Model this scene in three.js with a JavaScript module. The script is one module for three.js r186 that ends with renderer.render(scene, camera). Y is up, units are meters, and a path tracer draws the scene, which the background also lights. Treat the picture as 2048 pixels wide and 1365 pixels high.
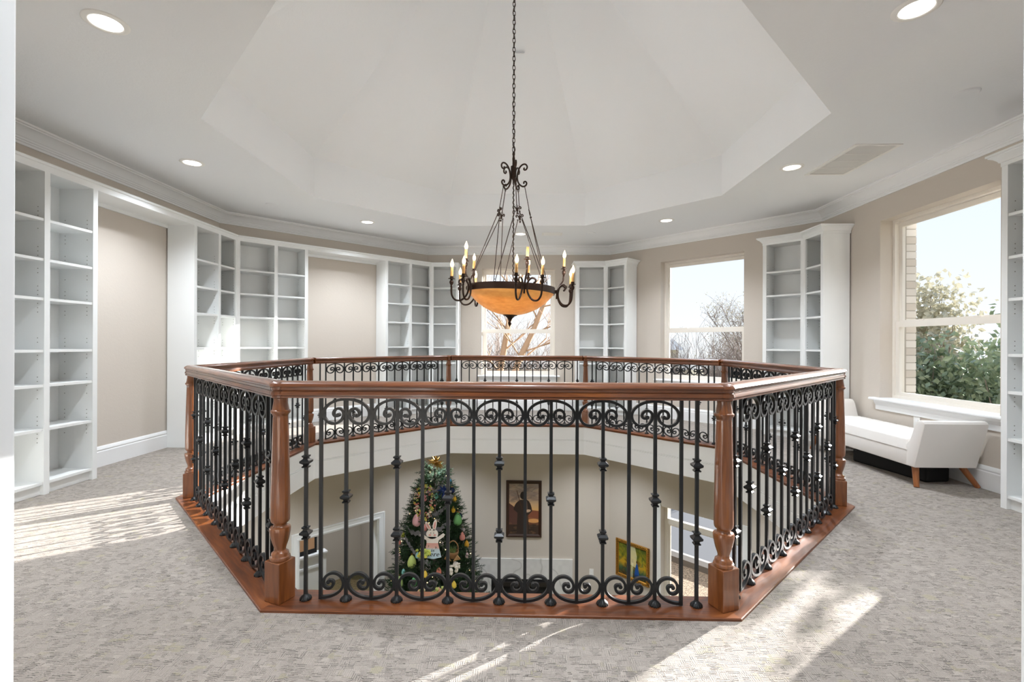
import * as THREE from 'three';
import { mergeGeometries, toCreasedNormals } from 'three/addons/utils/BufferGeometryUtils.js';
import { RoundedBoxGeometry } from 'three/addons/geometries/RoundedBoxGeometry.js';
import { RectAreaLightUniformsLib } from 'three/addons/lights/RectAreaLightUniformsLib.js';
RectAreaLightUniformsLib.init();

// ------------------------------------------------------------------ camera, sky, sun, exposure
const DEG = Math.PI / 180, T22 = Math.tan(22.5 * DEG), C22 = Math.cos(22.5 * DEG);
const scene = new THREE.Scene();
const camera = new THREE.PerspectiveCamera(2 * Math.atan(682.5 / 956.5) / DEG, 2048 / 1365, 0.05, 400);
camera.position.set(0.1061, 1.1294, 4.3698);
camera.rotation.y = 0.0262;
camera.rotateZ(0.0038);
camera.setViewOffset(2048, 1365, 0, -5.2, 2048, 1365);
const renderer = new THREE.WebGLRenderer();
renderer.toneMapping = THREE.LinearToneMapping;
renderer.toneMappingExposure = 1.26;
renderer.shadowMap.enabled = true;

const SKY = { zenith: [0.38, 0.56, 0.86], horizon: [0.83, 0.87, 0.9] };
{ // clear, hazy winter sky: pale at the horizon, bluer overhead
  const w = 64, h = 64, d = new Float32Array(w * h * 4);
  for (let j = 0; j < h; j++) for (let i = 0; i < w; i++) {
    const el = ((j + 0.5) / h - 0.5) * 180, k = el <= 0 ? 0 : Math.pow(Math.min(1, el / 70), 0.75), o = (j * w + i) * 4;
    for (let c = 0; c < 3; c++) d[o + c] = SKY.horizon[c] * (1 - k) + SKY.zenith[c] * k;
    d[o + 3] = 1;
  }
  const t = new THREE.DataTexture(d, w, h, THREE.RGBAFormat, THREE.FloatType);
  t.mapping = THREE.EquirectangularReflectionMapping; t.magFilter = THREE.LinearFilter; t.minFilter = THREE.LinearFilter; t.needsUpdate = true;
  scene.background = t;
}
const SUN_AZ = 37.7 * DEG, SUN_EL = 13.4 * DEG;
const toSun = new THREE.Vector3(Math.cos(SUN_AZ) * Math.cos(SUN_EL), Math.sin(SUN_EL), -Math.sin(SUN_AZ) * Math.cos(SUN_EL));
const sun = new THREE.DirectionalLight(new THREE.Color().setRGB(1.0, 0.97, 0.93), 18.5);
sun.position.copy(toSun).multiplyScalar(30); sun.target.position.set(0, 0, 0);
sun.castShadow = true; sun.shadow.radius = 0.7; sun.shadow.mapSize.set(4096, 4096);
Object.assign(sun.shadow.camera, { left: -12, right: 12, top: 12, bottom: -12, near: 1, far: 80 });
sun.name = 'sun'; scene.add(sun, sun.target);

const DOWNLIGHT = 14.8, ADDED_LOWER_LIGHT = 9.0, CANDLE = 0.22;

// ------------------------------------------------------------------ helpers
function rng(seed) { let a = seed >>> 0; return () => { a |= 0; a = a + 0x6D2B79F5 | 0; let t = Math.imul(a ^ a >>> 15, 1 | a); t = t + Math.imul(t ^ t >>> 7, 61 | t) ^ t; return ((t ^ t >>> 14) >>> 0) / 4294967296; }; }
const lerp = (a, b, t) => a + (b - a) * t, clamp = (x, a, b) => Math.max(a, Math.min(b, x)), sm = (a, b, x) => { const t = clamp((x - a) / (b - a), 0, 1); return t * t * (3 - 2 * t); };
const used = {};
function numbered(n) { used[n] = (used[n] ?? -1) + 1; return used[n] ? n + '_' + String(used[n]).padStart(3, '0') : n; }
const V = (x, y, z) => new THREE.Vector3(x, y, z);
function prep(g) { // non-indexed, only position / normal / uv
  let r = g.index ? g.toNonIndexed() : g;
  for (const k of Object.keys(r.attributes)) if (!['position', 'normal', 'uv'].includes(k)) r.deleteAttribute(k);
  if (!r.attributes.normal) r.computeVertexNormals();
  if (!r.attributes.uv) r.setAttribute('uv', new THREE.BufferAttribute(new Float32Array(r.attributes.position.count * 2), 2));
  return r;
}
function merge(gs) { gs = [].concat(gs).flat(9); return gs.length === 1 ? prep(gs[0]) : mergeGeometries(gs.map(prep)); }
function metreUV(g, swap = false, jit = 0) { // texture coordinates in metres from the dominant axis of each triangle
  const p = g.attributes.position, u = new Float32Array(p.count * 2), a = V(), b = V(), c = V();
  for (let i = 0; i < p.count; i += 3) {
    a.fromBufferAttribute(p, i); b.fromBufferAttribute(p, i + 1); c.fromBufferAttribute(p, i + 2);
    const n = b.clone().sub(a).cross(c.clone().sub(a)), ax = Math.abs(n.x), ay = Math.abs(n.y), az = Math.abs(n.z);
    [a, b, c].forEach((q, k) => {
      let s, t;
      if (ay >= ax && ay >= az) { s = q.x; t = q.z; } else if (ax >= az) { s = swap ? q.z : q.z; t = q.y; } else { s = q.x; t = q.y; }
      if (swap) [s, t] = [t, s];
      u[(i + k) * 2] = s + jit; u[(i + k) * 2 + 1] = t + jit * 0.37;
    });
  }
  g.setAttribute('uv', new THREE.BufferAttribute(u, 2)); return g;
}
const org = new Map();
function finish(o) { o.castShadow = true; o.receiveShadow = true; return o; }
// a mesh whose geometry is given in the parent's frame (or in the world when the parent is a thing made with at())
function part(name, geos, mat, parent, opt = {}) {
  let g = merge(geos);
  if (opt.crease) g = prep(toCreasedNormals(g, opt.crease));
  if (opt.uv !== false && !opt.keepUV) metreUV(g, opt.swap, opt.jit ?? 0);
  const o = org.get(parent); if (o && !opt.local) g.translate(-o.x, -o.y, -o.z);
  const m = finish(new THREE.Mesh(g, mat)); m.name = parent === scene ? numbered(name) : name; parent.add(m);
  if (o) org.set(m, o);
  if (opt.kind) m.userData.kind = opt.kind;
  if (opt.label) m.userData.label = opt.label;
  return m;
}
function share(name, geo, mat, parent, pos, rot, scl) { // a part that shares its geometry
  const m = finish(new THREE.Mesh(geo, mat)); m.name = name; if (pos) m.position.set(...pos); if (rot) m.rotation.set(...rot); if (scl) m.scale.set(...scl); parent.add(m); return m;
}
function tag(o, label, category, group, kind) { o.userData.label = label; o.userData.category = category; if (group) o.userData.group = group; if (kind) o.userData.kind = kind; return o; }
function thing(name, label, category, pos = [0, 0, 0], group, kind) { // parts given in world coordinates
  const g = new THREE.Group(); g.name = numbered(name); g.position.set(...pos); scene.add(g); org.set(g, V(...pos)); return tag(g, label, category, group, kind);
}
function localThing(name, label, category, group, kind) { const g = new THREE.Group(); g.name = numbered(name); scene.add(g); return tag(g, label, category, group, kind); }
function struct(name, geos, mat, label, category, opt = {}) { const m = part(name, geos, mat, scene, opt); return tag(m, label, category, null, 'structure'); }
function place(o, th, r, x = 0, y = 0) { const a = th * DEG; o.position.set(Math.cos(a) * r + Math.sin(a) * x, y, -Math.sin(a) * r + Math.cos(a) * x); o.rotation.y = a - Math.PI / 2; return o; }
const wp = (th, x, y, r) => { const a = th * DEG; return V(Math.cos(a) * r + Math.sin(a) * x, y, -Math.sin(a) * r + Math.cos(a) * x); }; // wall frame -> world: x along the wall (to the viewer's right), r outwards
// closed loft between two rings of points
function loft(A, B, caps = true) {
  const pos = [], n = A.length, tri = (a, b, c) => pos.push(a.x, a.y, a.z, b.x, b.y, b.z, c.x, c.y, c.z);
  for (let i = 0; i < n; i++) { const j = (i + 1) % n; tri(A[i], B[i], B[j]); tri(A[i], B[j], A[j]); }
  if (caps) {
    for (const [R, f] of [[A, 1], [B, 0]]) {
      const nn = V(0, 0, 0); for (let i = 0; i < n; i++) { const a = R[i], b = R[(i + 1) % n]; nn.x += (a.y - b.y) * (a.z + b.z); nn.y += (a.z - b.z) * (a.x + b.x); nn.z += (a.x - b.x) * (a.y + b.y); }
      nn.normalize(); const e = Math.abs(nn.y) < 0.9 ? V(0, 1, 0) : V(1, 0, 0), X = e.clone().cross(nn).normalize(), Y = nn.clone().cross(X);
      const p2 = R.map((q) => new THREE.Vector2(q.dot(X), q.dot(Y)));
      for (const t of THREE.ShapeUtils.triangulateShape(p2, [])) f ? tri(R[t[0]], R[t[1]], R[t[2]]) : tri(R[t[2]], R[t[1]], R[t[0]]);
    }
  }
  let vol = 0; for (let i = 0; i < pos.length; i += 9) vol += pos[i] * (pos[i + 4] * pos[i + 8] - pos[i + 5] * pos[i + 7]) - pos[i + 1] * (pos[i + 3] * pos[i + 8] - pos[i + 5] * pos[i + 6]) + pos[i + 2] * (pos[i + 3] * pos[i + 7] - pos[i + 4] * pos[i + 6]);
  if (vol < 0) for (let i = 0; i < pos.length; i += 9) for (let k = 0; k < 3; k++) { const t = pos[i + 3 + k]; pos[i + 3 + k] = pos[i + 6 + k]; pos[i + 6 + k] = t; }
  const g = new THREE.BufferGeometry(); g.setAttribute('position', new THREE.Float32BufferAttribute(pos, 3)); g.computeVertexNormals(); return prep(g);
}
const slabXZ = (pts, y0, y1) => loft(pts.map(([x, z]) => V(x, y0, z)), pts.map(([x, z]) => V(x, y1, z)));
// moulding along a wall: profile of [inward offset from r, y]; ends mitred on the octagon or cut at x0 / x1
function mould(th, r, prof, x0 = null, x1 = null) {
  const f = (x, s) => prof.map(([o, y]) => wp(th, x === null ? s * (r - o) * T22 : typeof x === 'function' ? x(o) : x, y, r - o));
  return loft(f(x0, -1), f(x1, 1));
}
const wbox = (th, x0, x1, y0, y1, r0, r1) => mould(th, r1, [[0, y0], [0, y1], [r1 - r0, y1], [r1 - r0, y0]], x0, x1);
const box = (w, h, d, x, y, z) => new THREE.BoxGeometry(w, h, d).translate(x, y, z);
const rbox = (w, h, d, x, y, z, rad = 0.004, seg = 1) => new RoundedBoxGeometry(w, h, d, seg, rad).translate(x, y, z);
const lathe = (pts, seg = 24) => new THREE.LatheGeometry(pts.map(([x, y]) => new THREE.Vector2(Math.max(x, 0.0001), y)), seg);
const tube = (pts, rad, seg = 24, rs = 6, closed = false) => new THREE.TubeGeometry(new THREE.CatmullRomCurve3(pts, closed, 'centripetal'), seg, rad, rs, closed);
function bar(a, b, rad, rb = rad, seg = 6) { const d = b.clone().sub(a), g = new THREE.CylinderGeometry(rb, rad, d.length(), seg, 1, true); g.applyQuaternion(new THREE.Quaternion().setFromUnitVectors(V(0, 1, 0), d.clone().normalize())); const m = a.clone().add(b).multiplyScalar(0.5); return g.translate(m.x, m.y, m.z); }
// flat bar bent along a path in the xy plane
function flatBar(path, t, depth, taper = 0) {
  const pos = [], n = path.length, P = [];
  for (let i = 0; i < n; i++) {
    const a = path[Math.max(0, i - 1)], b = path[Math.min(n - 1, i + 1)], dx = b[0] - a[0], dy = b[1] - a[1], l = Math.hypot(dx, dy) || 1, h = t / 2;
    const nx = -dy / l * h, ny = dx / l * h;
    P.push([V(path[i][0] + nx, path[i][1] + ny, depth / 2), V(path[i][0] + nx, path[i][1] + ny, -depth / 2), V(path[i][0] - nx, path[i][1] - ny, -depth / 2), V(path[i][0] - nx, path[i][1] - ny, depth / 2)]);
  }
  const tri = (a, b, c) => pos.push(a.x, a.y, a.z, b.x, b.y, b.z, c.x, c.y, c.z);
  for (let i = 0; i < n - 1; i++) for (let k = 0; k < 4; k++) { const l = (k + 1) % 4, A = P[i], B = P[i + 1]; tri(A[k], A[l], B[l]); tri(A[k], B[l], B[k]); }
  for (const [R, f] of [[P[0], 0], [P[n - 1], 1]]) { f ? (tri(R[0], R[1], R[2]), tri(R[0], R[2], R[3])) : (tri(R[2], R[1], R[0]), tri(R[3], R[2], R[0])); }
  const g = new THREE.BufferGeometry(); g.setAttribute('position', new THREE.Float32BufferAttribute(pos, 3)); g.computeVertexNormals(); return prep(toCreasedNormals(prep(g), 0.7));
}

// ------------------------------------------------------------------ textures
function hash2(x, y, s) { let h = Math.imul(x, 374761393) + Math.imul(y, 668265263) + Math.imul(s, 2147483647) | 0; h = Math.imul(h ^ h >>> 13, 1274126177); return ((h ^ h >>> 16) >>> 0) / 4294967296; }
function vn(x, y, px, py, s) { const xi = Math.floor(x), yi = Math.floor(y), fx = x - xi, fy = y - yi, u = fx * fx * (3 - 2 * fx), v = fy * fy * (3 - 2 * fy), m = (a, b) => ((a % b) + b) % b; return lerp(lerp(hash2(m(xi, px), m(yi, py), s), hash2(m(xi + 1, px), m(yi, py), s), u), lerp(hash2(m(xi, px), m(yi + 1, py), s), hash2(m(xi + 1, px), m(yi + 1, py), s), u), v); }
function tex(w, h, f, metres, srgb = true) {
  const d = new Uint8Array(w * h * 4);
  for (let j = 0; j < h; j++) for (let i = 0; i < w; i++) { const c = f(i, j), o = (j * w + i) * 4; d[o] = clamp(c[0], 0, 255); d[o + 1] = clamp(c[1], 0, 255); d[o + 2] = clamp(c[2], 0, 255); d[o + 3] = 255; }
  const t = new THREE.DataTexture(d, w, h, THREE.RGBAFormat); t.wrapS = t.wrapT = THREE.RepeatWrapping; t.magFilter = THREE.LinearFilter; t.minFilter = THREE.LinearMipmapLinearFilter; t.generateMipmaps = true;
  if (srgb) t.colorSpace = THREE.SRGBColorSpace; if (metres) t.repeat.set(1 / metres[0], 1 / metres[1]); t.needsUpdate = true; return t;
}
function canvasTex(w, h, draw) { const c = document.createElement('canvas'); c.width = w; c.height = h; draw(c.getContext('2d'), w, h); const t = new THREE.CanvasTexture(c); t.colorSpace = THREE.SRGBColorSpace; t.magFilter = THREE.LinearFilter; return t; }

// loop pile carpet: blocks of ribs laid lengthwise and crosswise, with dark gaps between the loops
const CN = 2048, CM = 2.2;
const carpetV = new Float32Array(CN * CN).fill(1), carpetR = new Float32Array(CN * CN).fill(1), carpetT = new Float32Array(CN * CN);
{
  const r = rng(11), px = CN / CM;
  const block = (x0, y0, w, h, hor, tone, warm, dark, pitch, b, ragged) => {
    for (let j = 0; j < h; j++) for (let i = 0; i < w; i++) {
      const o = ((y0 + j) % CN) * CN + ((x0 + i) % CN), k = hor ? j : i, along = hor ? i : j, line = k % pitch, len = hor ? w : h;
      if (ragged && (along < len * 0.25 * hash2(Math.floor(k / pitch), 3, b) || along > len * (1 - 0.25 * hash2(Math.floor(k / pitch), 4, b)))) continue;
      let v = 1; if (line < 2) v *= 1 - dark * (0.4 + 0.6 * hash2(Math.floor(along / 5), Math.floor(k / pitch), b)); else v *= 1 + 0.04 * (line / pitch);
      carpetV[o] = v * tone; carpetR[o] = v; carpetT[o] = warm;
    }
  };
  for (let b = 0; b < 14000; b++) block(Math.floor(r() * CN), Math.floor(r() * CN), Math.round(lerp(0.02, 0.06, r()) * px), Math.round(lerp(0.02, 0.05, r()) * px), r() < 0.5, lerp(0.98, 1.02, r()), r() < 0.12 ? r() : 0, lerp(0.06, 0.17, r()), 6 + Math.floor(r() * 2), b, false);
  for (let b = 0; b < 7500; b++) { const hor = r() < 0.8, n = 1 + Math.floor(r() * 3.4), pitch = 7, l = Math.round(lerp(0.014, 0.05, r()) * px), q = n * pitch - 3; block(Math.floor(r() * CN), Math.floor(r() * CN), hor ? l : q, hor ? q : l, hor, lerp(0.98, 1.03, r()), 0, hor ? lerp(0.25, 0.6, r()) : lerp(0.15, 0.35, r()), pitch, b, true); }
  for (let b = 0; b < 500; b++) block(Math.floor(r() * CN), Math.floor(r() * CN), Math.round(lerp(0.02, 0.05, r()) * px), Math.round(lerp(0.008, 0.02, r()) * px), true, 1.04, 0, 0.04, 7, b, true);
  for (let j = 0; j < CN; j++) for (let i = 0; i < CN; i++) carpetV[j * CN + i] *= 0.93 + 0.14 * hash2(i, j, 5) + 0.06 * (vn(i / 3, j / 3, 683, 683, 2) - 0.5);
}
const carpetMap = tex(CN, CN, (i, j) => { const o = j * CN + i, v = carpetV[o], w = carpetT[o]; return [154 * v, (146 + 1 * w) * v, (138 - 10 * w) * v]; }, [CM, CM]);
const carpetBump = tex(CN, CN, (i, j) => { const v = clamp((carpetR[j * CN + i] - 0.45) / 0.6 + 0.25 * (hash2(i, j, 5) - 0.5), 0, 1) * 255; return [v, v, v]; }, [CM, CM], false);
const woodF = (dark, mid, lite) => (i, j) => {
  const u = i / 1024, v = j / 512, wob = (vn(u * 6, v * 4, 6, 4, 3) - 0.5) * 0.05, g1 = vn(u * 10, (v + wob) * 90, 10, 90, 7), g2 = vn(u * 36, v * 256, 36, 256, 9), big = vn(u * 4, v * 6, 4, 6, 12), cloud = vn(u * 14, v * 12, 14, 12, 21);
  const k = clamp(0.2 + 0.38 * g1 + 0.18 * g2 + 0.3 * big + 0.22 * (cloud - 0.5), 0, 1);
  return [0, 1, 2].map((c) => k < 0.5 ? lerp(dark[c], mid[c], k * 2) : lerp(mid[c], lite[c], (k - 0.5) * 2));
};
const woodMap = tex(1024, 512, woodF([54, 24, 8], [104, 54, 21], [146, 85, 38]), [1.4, 0.7]);
const postMap = tex(1024, 512, woodF([80, 41, 15], [116, 64, 27], [150, 90, 42]), [1.4, 0.7]);
const legMap = tex(1024, 512, woodF([92, 50, 22], [138, 80, 38], [165, 103, 55]), [1.4, 0.7]);
const paintBump = tex(512, 512, (i, j) => { const v = 255 * (0.5 * vn(i / 9, j / 9, 57, 57, 31) + 0.5 * vn(i / 3.2, j / 3.2, 160, 160, 32)); return [v, v, v]; }, [0.9, 0.9], false);
const marbleMap = tex(512, 512, (i, j) => { const u = i / 512, v = j / 512, n = vn(u * 6, v * 6, 6, 6, 41), q = Math.abs(Math.sin((u * 3 + v * 2 + n * 1.3) * Math.PI * 2 / 2)), vein = Math.pow(1 - q, 9), b = 218 + 10 * vn(u * 20, v * 20, 20, 20, 42) - 34 * vein; return [b, b - 2, b - 5]; }, [1.2, 1.2]);
const gravelMap = tex(512, 512, (i, j) => { const a = hash2(Math.floor(i / 4), Math.floor(j / 3), 51), b = hash2(Math.floor((i + 2) / 7), Math.floor(j / 5), 52), k = 0.35 + 0.65 * (0.6 * a + 0.4 * b); return [205 * k, 180 * k, 150 * k]; }, [1.6, 1.6]);
const lawnMap = tex(512, 512, (i, j) => { const k = 0.75 + 0.25 * hash2(i >> 1, j >> 1, 61) + 0.25 * (vn(i / 40, j / 40, 13, 13, 62) - 0.5); return [150 * k, 140 * k, 98 * k]; }, [6, 6]);
const alabasterMap = tex(512, 256, (i, j) => { const u = i / 512, v = j / 256, n = 0.5 * vn(u * 24, v * 10, 24, 10, 71) + 0.35 * vn(u * 60, v * 26, 60, 26, 72) + 0.15 * vn(u * 160, v * 70, 160, 70, 73); return [lerp(214, 246, n), lerp(138, 182, n), lerp(64, 104, n)]; });

// ------------------------------------------------------------------ materials
const std = (o) => new THREE.MeshStandardMaterial(o), phy = (o) => new THREE.MeshPhysicalMaterial(o);
const M = {
  wall: std({ color: 0xcdc4b9, roughness: 0.9, bumpMap: paintBump, bumpScale: 0.0006 }),
  ceil: std({ color: 0xeceef0, roughness: 0.95, bumpMap: paintBump, bumpScale: 0.0005 }),
  trim: std({ color: 0xeff0f0, roughness: 0.45 }),
  shelf: std({ color: 0xeef0ef, roughness: 0.5 }),
  socket: std({ color: 0x8d8a84, roughness: 0.45, metalness: 0.6 }),  // also colours the flat discs that stand for shade in the shelf-pin holes
  carpet: std({ map: carpetMap, bumpMap: carpetBump, bumpScale: 0.004, roughness: 1 }),
  wood: phy({ map: woodMap, roughness: 0.4, clearcoat: 0.9, clearcoatRoughness: 0.12, bumpMap: woodMap, bumpScale: 0.0003 }),
  post: phy({ map: postMap, roughness: 0.4, clearcoat: 0.9, clearcoatRoughness: 0.12 }),
  plank: phy({ map: woodMap, roughness: 0.45, clearcoat: 0.35, clearcoatRoughness: 0.32 }),
  iron: std({ color: 0x232527, roughness: 0.36, metalness: 0.35 }),
  bronze: std({ color: 0x33231a, roughness: 0.42, metalness: 0.55 }),
  glass: phy({ color: 0xffffff, transmission: 1, thickness: 0, roughness: 0.0, ior: 1.03 }),
  vinyl: std({ color: 0xeae4da, roughness: 0.4 }),
  brick: [0xd9d3cb, 0xcfc7bd, 0xe1dcd5].map((c) => std({ color: c, roughness: 0.95 })),
  mortar: std({ color: 0xb9b2a8, roughness: 1 }),
  cover: phy({ color: 0xe9e5e0, roughness: 0.95, sheen: 0.3, sheenRoughness: 0.6 }),
  leg: phy({ map: legMap, roughness: 0.4, clearcoat: 0.3 }),
  black: std({ color: 0x101011, roughness: 0.85 }),
  lens: std({ color: 0xffffff, emissive: 0xfff7ec, emissiveIntensity: 3.2, roughness: 0.5 }),
  plastic: std({ color: 0xeeede9, roughness: 0.4 }),
  galvanised: std({ color: 0xa9abab, roughness: 0.6, metalness: 0.5 }),
  bowl: phy({ map: alabasterMap, roughness: 0.45, transmission: 0.25, thickness: 0, emissive: 0xffffff, emissiveMap: alabasterMap, emissiveIntensity: 0.36 }),
  candle: std({ color: 0xd9a766, roughness: 0.75 }),
  bulb: std({ color: 0xfff2dc, emissive: 0xffd9a0, emissiveIntensity: 5, roughness: 0.3 }),
  deadBulb: phy({ color: 0xffffff, transmission: 1, thickness: 0, roughness: 0.02, ior: 1.45 }),
  marble: std({ map: marbleMap, roughness: 0.25 }),
  brownFrame: std({ color: 0x3a2418, roughness: 0.5 }),
  gold: std({ color: 0xb58233, roughness: 0.38, metalness: 0.75 }),
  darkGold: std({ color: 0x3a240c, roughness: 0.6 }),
  needle: [0x17301a, 0x1f3b20, 0x284a26].map((c) => std({ color: c, roughness: 0.8 })),
  gravel: std({ map: gravelMap, roughness: 1 }),
  lawn: std({ map: lawnMap, roughness: 1 }),
  asphalt: std({ color: 0x54575c, roughness: 0.95 }),
  concrete: std({ color: 0x9c9b98, roughness: 0.95 }),
  kerbBrick: std({ color: 0x4b4640, roughness: 0.95 }),
  barkTan: std({ color: 0xb29478, roughness: 0.95 }),
  barkGrey: std({ color: 0x8a7f78, roughness: 0.95 }),
  twig: std({ color: 0x94877e, roughness: 1 }),
  leafDark: phy({ color: 0x7c8c70, roughness: 0.4, transmission: 0.4, thickness: 0 }),
  leafPale: phy({ color: 0xb8b4a0, roughness: 0.7, transmission: 0.3, thickness: 0 }),
};
const flat = (c, r = 0.6) => std({ color: c, roughness: r });

// ------------------------------------------------------------------ the room shell
const AP = 2.5 * C22, WR = 3.74, WT = 0.24, CEIL = 2.765, LOWF = -3.35, LOWC = -0.39;
const DIRS = [[90, 'back', 'far'], [45, 'back_right', 'far window'], [0, 'right', 'bench'], [-45, 'front_right', 'near window side'], [-90, 'front', 'doorway'], [-135, 'front_left', 'near bookcase side'], [180, 'left', 'long bookcase'], [135, 'back_left', 'second bookcase']];
const WX = 1.63, OPN = { x: 0.62, y0: 0.59, y1: 2.40 };
function wallGeo(th, y0, y1, holes, ext = WX, r = WR, t = WT) {
  const s = new THREE.Shape([[-ext, y0], [ext, y0], [ext, y1], [-ext, y1]].map((p) => new THREE.Vector2(...p)));
  for (const [a, b, c, d] of holes) s.holes.push(new THREE.Path([[a, c], [a, d], [b, d], [b, c]].map((p) => new THREE.Vector2(...p))));
  return new THREE.ExtrudeGeometry(s, { depth: t, bevelEnabled: false }).translate(0, 0, -r - t).applyMatrix4(new THREE.Matrix4().makeRotationY(th * DEG - Math.PI / 2));
}
const upperWall = {};
for (const [th, side] of DIRS) {
  const holes = [90, 45, 0].includes(th) ? [[-OPN.x, OPN.x, OPN.y0, OPN.y1]] : th === -90 ? [[-0.782, 0.624, -0.11, 2.44]] : [];
  upperWall[th] = struct('wall_' + side, wallGeo(th, -0.12, CEIL + 0.08, holes), M.wall,
    { 90: 'beige far wall behind the chandelier, with one window', 45: 'beige wall of the middle window between two white corner bookcases', 0: 'beige wall with the large window over the white bench', '-45': 'beige wall beside the doorway on the bench side, out of view', '-90': 'beige wall around the doorway the picture is taken from', '-135': 'beige wall beside the doorway on the bookcase side', 180: 'beige wall behind the long built-in bookcases', 135: 'beige wall behind the second stretch of built-in bookcases' }[th], 'wall', { keepUV: false });
}
// bricks of the outside face beside the bench window
{
  const w = upperWall[0], sh = new THREE.BoxGeometry(0.1, 0.066, 0.098);
  part('mortar', [wbox(0, -0.78, -0.606, 0.5, 2.5, 3.98, 4.085), wbox(0, 0.606, 0.78, 0.5, 2.5, 3.98, 4.085)], M.mortar, w);
  for (const s of [-1, 1]) for (let k = 0; k < 26; k++) { const m = share('brick', sh, M.brick[(k * 7 + (s > 0 ? 1 : 0)) % 3], w, [4.04, 0.535 + k * 0.0755, s * 0.652]); m.name = 'brick'; }
}
// octagonal ring helper for floors and ceilings
const octPts = (ap, f = 1) => DIRS.map(([th]) => th).sort((a, b) => a - b).map((th) => { const a = (th + 22.5) * DEG, R = ap / C22; return new THREE.Vector2(Math.cos(a) * R, Math.sin(a) * R); });
function ring(apOut, apIn, y0, y1, cut = []) {
  const s = new THREE.Shape(octPts(apOut)); if (apIn) s.holes.push(new THREE.Path(octPts(apIn).reverse()));
  for (const [a, b, c, d] of cut) s.holes.push(new THREE.Path([[a, -c], [b, -c], [b, -d], [a, -d]].map((p) => new THREE.Vector2(...p))));
  return new THREE.ExtrudeGeometry(s, { depth: y1 - y0, bevelEnabled: false }).rotateX(-Math.PI / 2).translate(0, y0, 0);
}
struct('floor', [ring(3.95, AP - 0.05, -0.1, 0), box(3.0, 0.1, 3.2, 0.1, -0.05, 3.94 + 1.6)], M.carpet, 'patterned beige loop pile carpet around the octagonal opening', 'floor');
struct('ceiling_lower', [ring(3.95, AP - 0.045, LOWC, -0.1)], M.ceil, 'white ceiling of the storey below, hidden under the carpet', 'ceiling');
const VENT1 = [2.82, 3.14, -0.27, 0.38], VENT2 = [0.385, 0.635, -2.825, -2.695]; // openings for the two ducts: x0, x1, z0, z1
const duct = ([a, b, c, d]) => [box(b - a + 0.02, 0.34, 0.01, (a + b) / 2, CEIL + 0.27, c - 0.004), box(b - a + 0.02, 0.34, 0.01, (a + b) / 2, CEIL + 0.27, d + 0.004), box(0.01, 0.34, d - c, a - 0.004, CEIL + 0.27, (c + d) / 2), box(0.01, 0.34, d - c, b + 0.004, CEIL + 0.27, (c + d) / 2), box(b - a + 0.02, 0.01, d - c + 0.02, (a + b) / 2, CEIL + 0.44, (c + d) / 2)];
{ // ceiling: flat ring, upright tray sides, eight sloping vault panels
  const TA = 2.45 * C22, Y1 = 3.21, Y2 = 5.5, gs = [ring(3.95, TA + 0.05, CEIL, CEIL + 0.1, [VENT1, VENT2])];
  for (const [th] of DIRS) {
    gs.push(mould(th, TA + 0.1, [[0, CEIL + 0.11], [0, Y1 + 0.14], [0.1, Y1], [0.1, CEIL], [0.05, CEIL], [0.05, CEIL + 0.11]]));
    const A = [wp(th, -TA * T22, Y1, TA), wp(th, TA * T22, Y1, TA), V(0, Y2, 0)], B = [wp(th, -(TA + 0.1) * T22, Y1 + 0.1, TA + 0.1), wp(th, (TA + 0.1) * T22, Y1 + 0.1, TA + 0.1), V(0, Y2 + 0.2, 0)];
    gs.push(loft(A, B));
  }
  struct('ceiling', gs, M.ceil, 'white ceiling with an octagonal vaulted tray over the stairwell', 'ceiling');
}
// the short passage the camera stands in
struct('wall_passage_left', [box(0.12, 2.9, 3.1, -0.98, 1.38, 3.98 + 1.55)], M.wall, 'beige side wall of the passage behind the doorway, bookcase side', 'wall');
struct('wall_passage_right', [box(0.12, 2.9, 3.1, 1.18, 1.38, 3.98 + 1.55)], M.wall, 'beige side wall of the passage behind the doorway, bench side', 'wall');
struct('wall_passage_end', [box(2.4, 2.9, 0.12, 0.1, 1.38, 7.1)], M.wall, 'beige end wall of the passage behind the camera', 'wall');
struct('ceiling_passage', [box(2.4, 0.1, 3.2, 0.1, CEIL + 0.05, 3.96 + 1.6)], M.ceil, 'white ceiling of the passage behind the doorway', 'ceiling');
{ // white cased opening
  const z0 = 3.735, z1 = 3.985, g = [box(0.02, 2.42, z1 - z0, -0.614, 1.21, (z0 + z1) / 2), box(0.02, 2.42, z1 - z0, 0.772, 1.21, (z0 + z1) / 2), box(1.406, 0.02, z1 - z0, 0.079, 2.43, (z0 + z1) / 2)];
  const c = [[-0.614, -1], [0.772, 1]].flatMap(([x, s]) => [rbox(0.09, 2.5, 0.02, x + s * 0.037, 1.25, 3.728, 0.004), rbox(0.03, 2.5, 0.03, x + s * 0.077, 1.25, 3.722, 0.006)]);
  c.push(rbox(1.56, 0.09, 0.02, 0.1, 2.47, 3.728, 0.004));
  const d = thing('door_1', 'white cased opening framing the view from the passage', 'door', [0.1, 0, 3.86], null, 'structure');
  part('jamb', g, M.trim, d); part('casing', c, M.trim, d);
}
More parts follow.
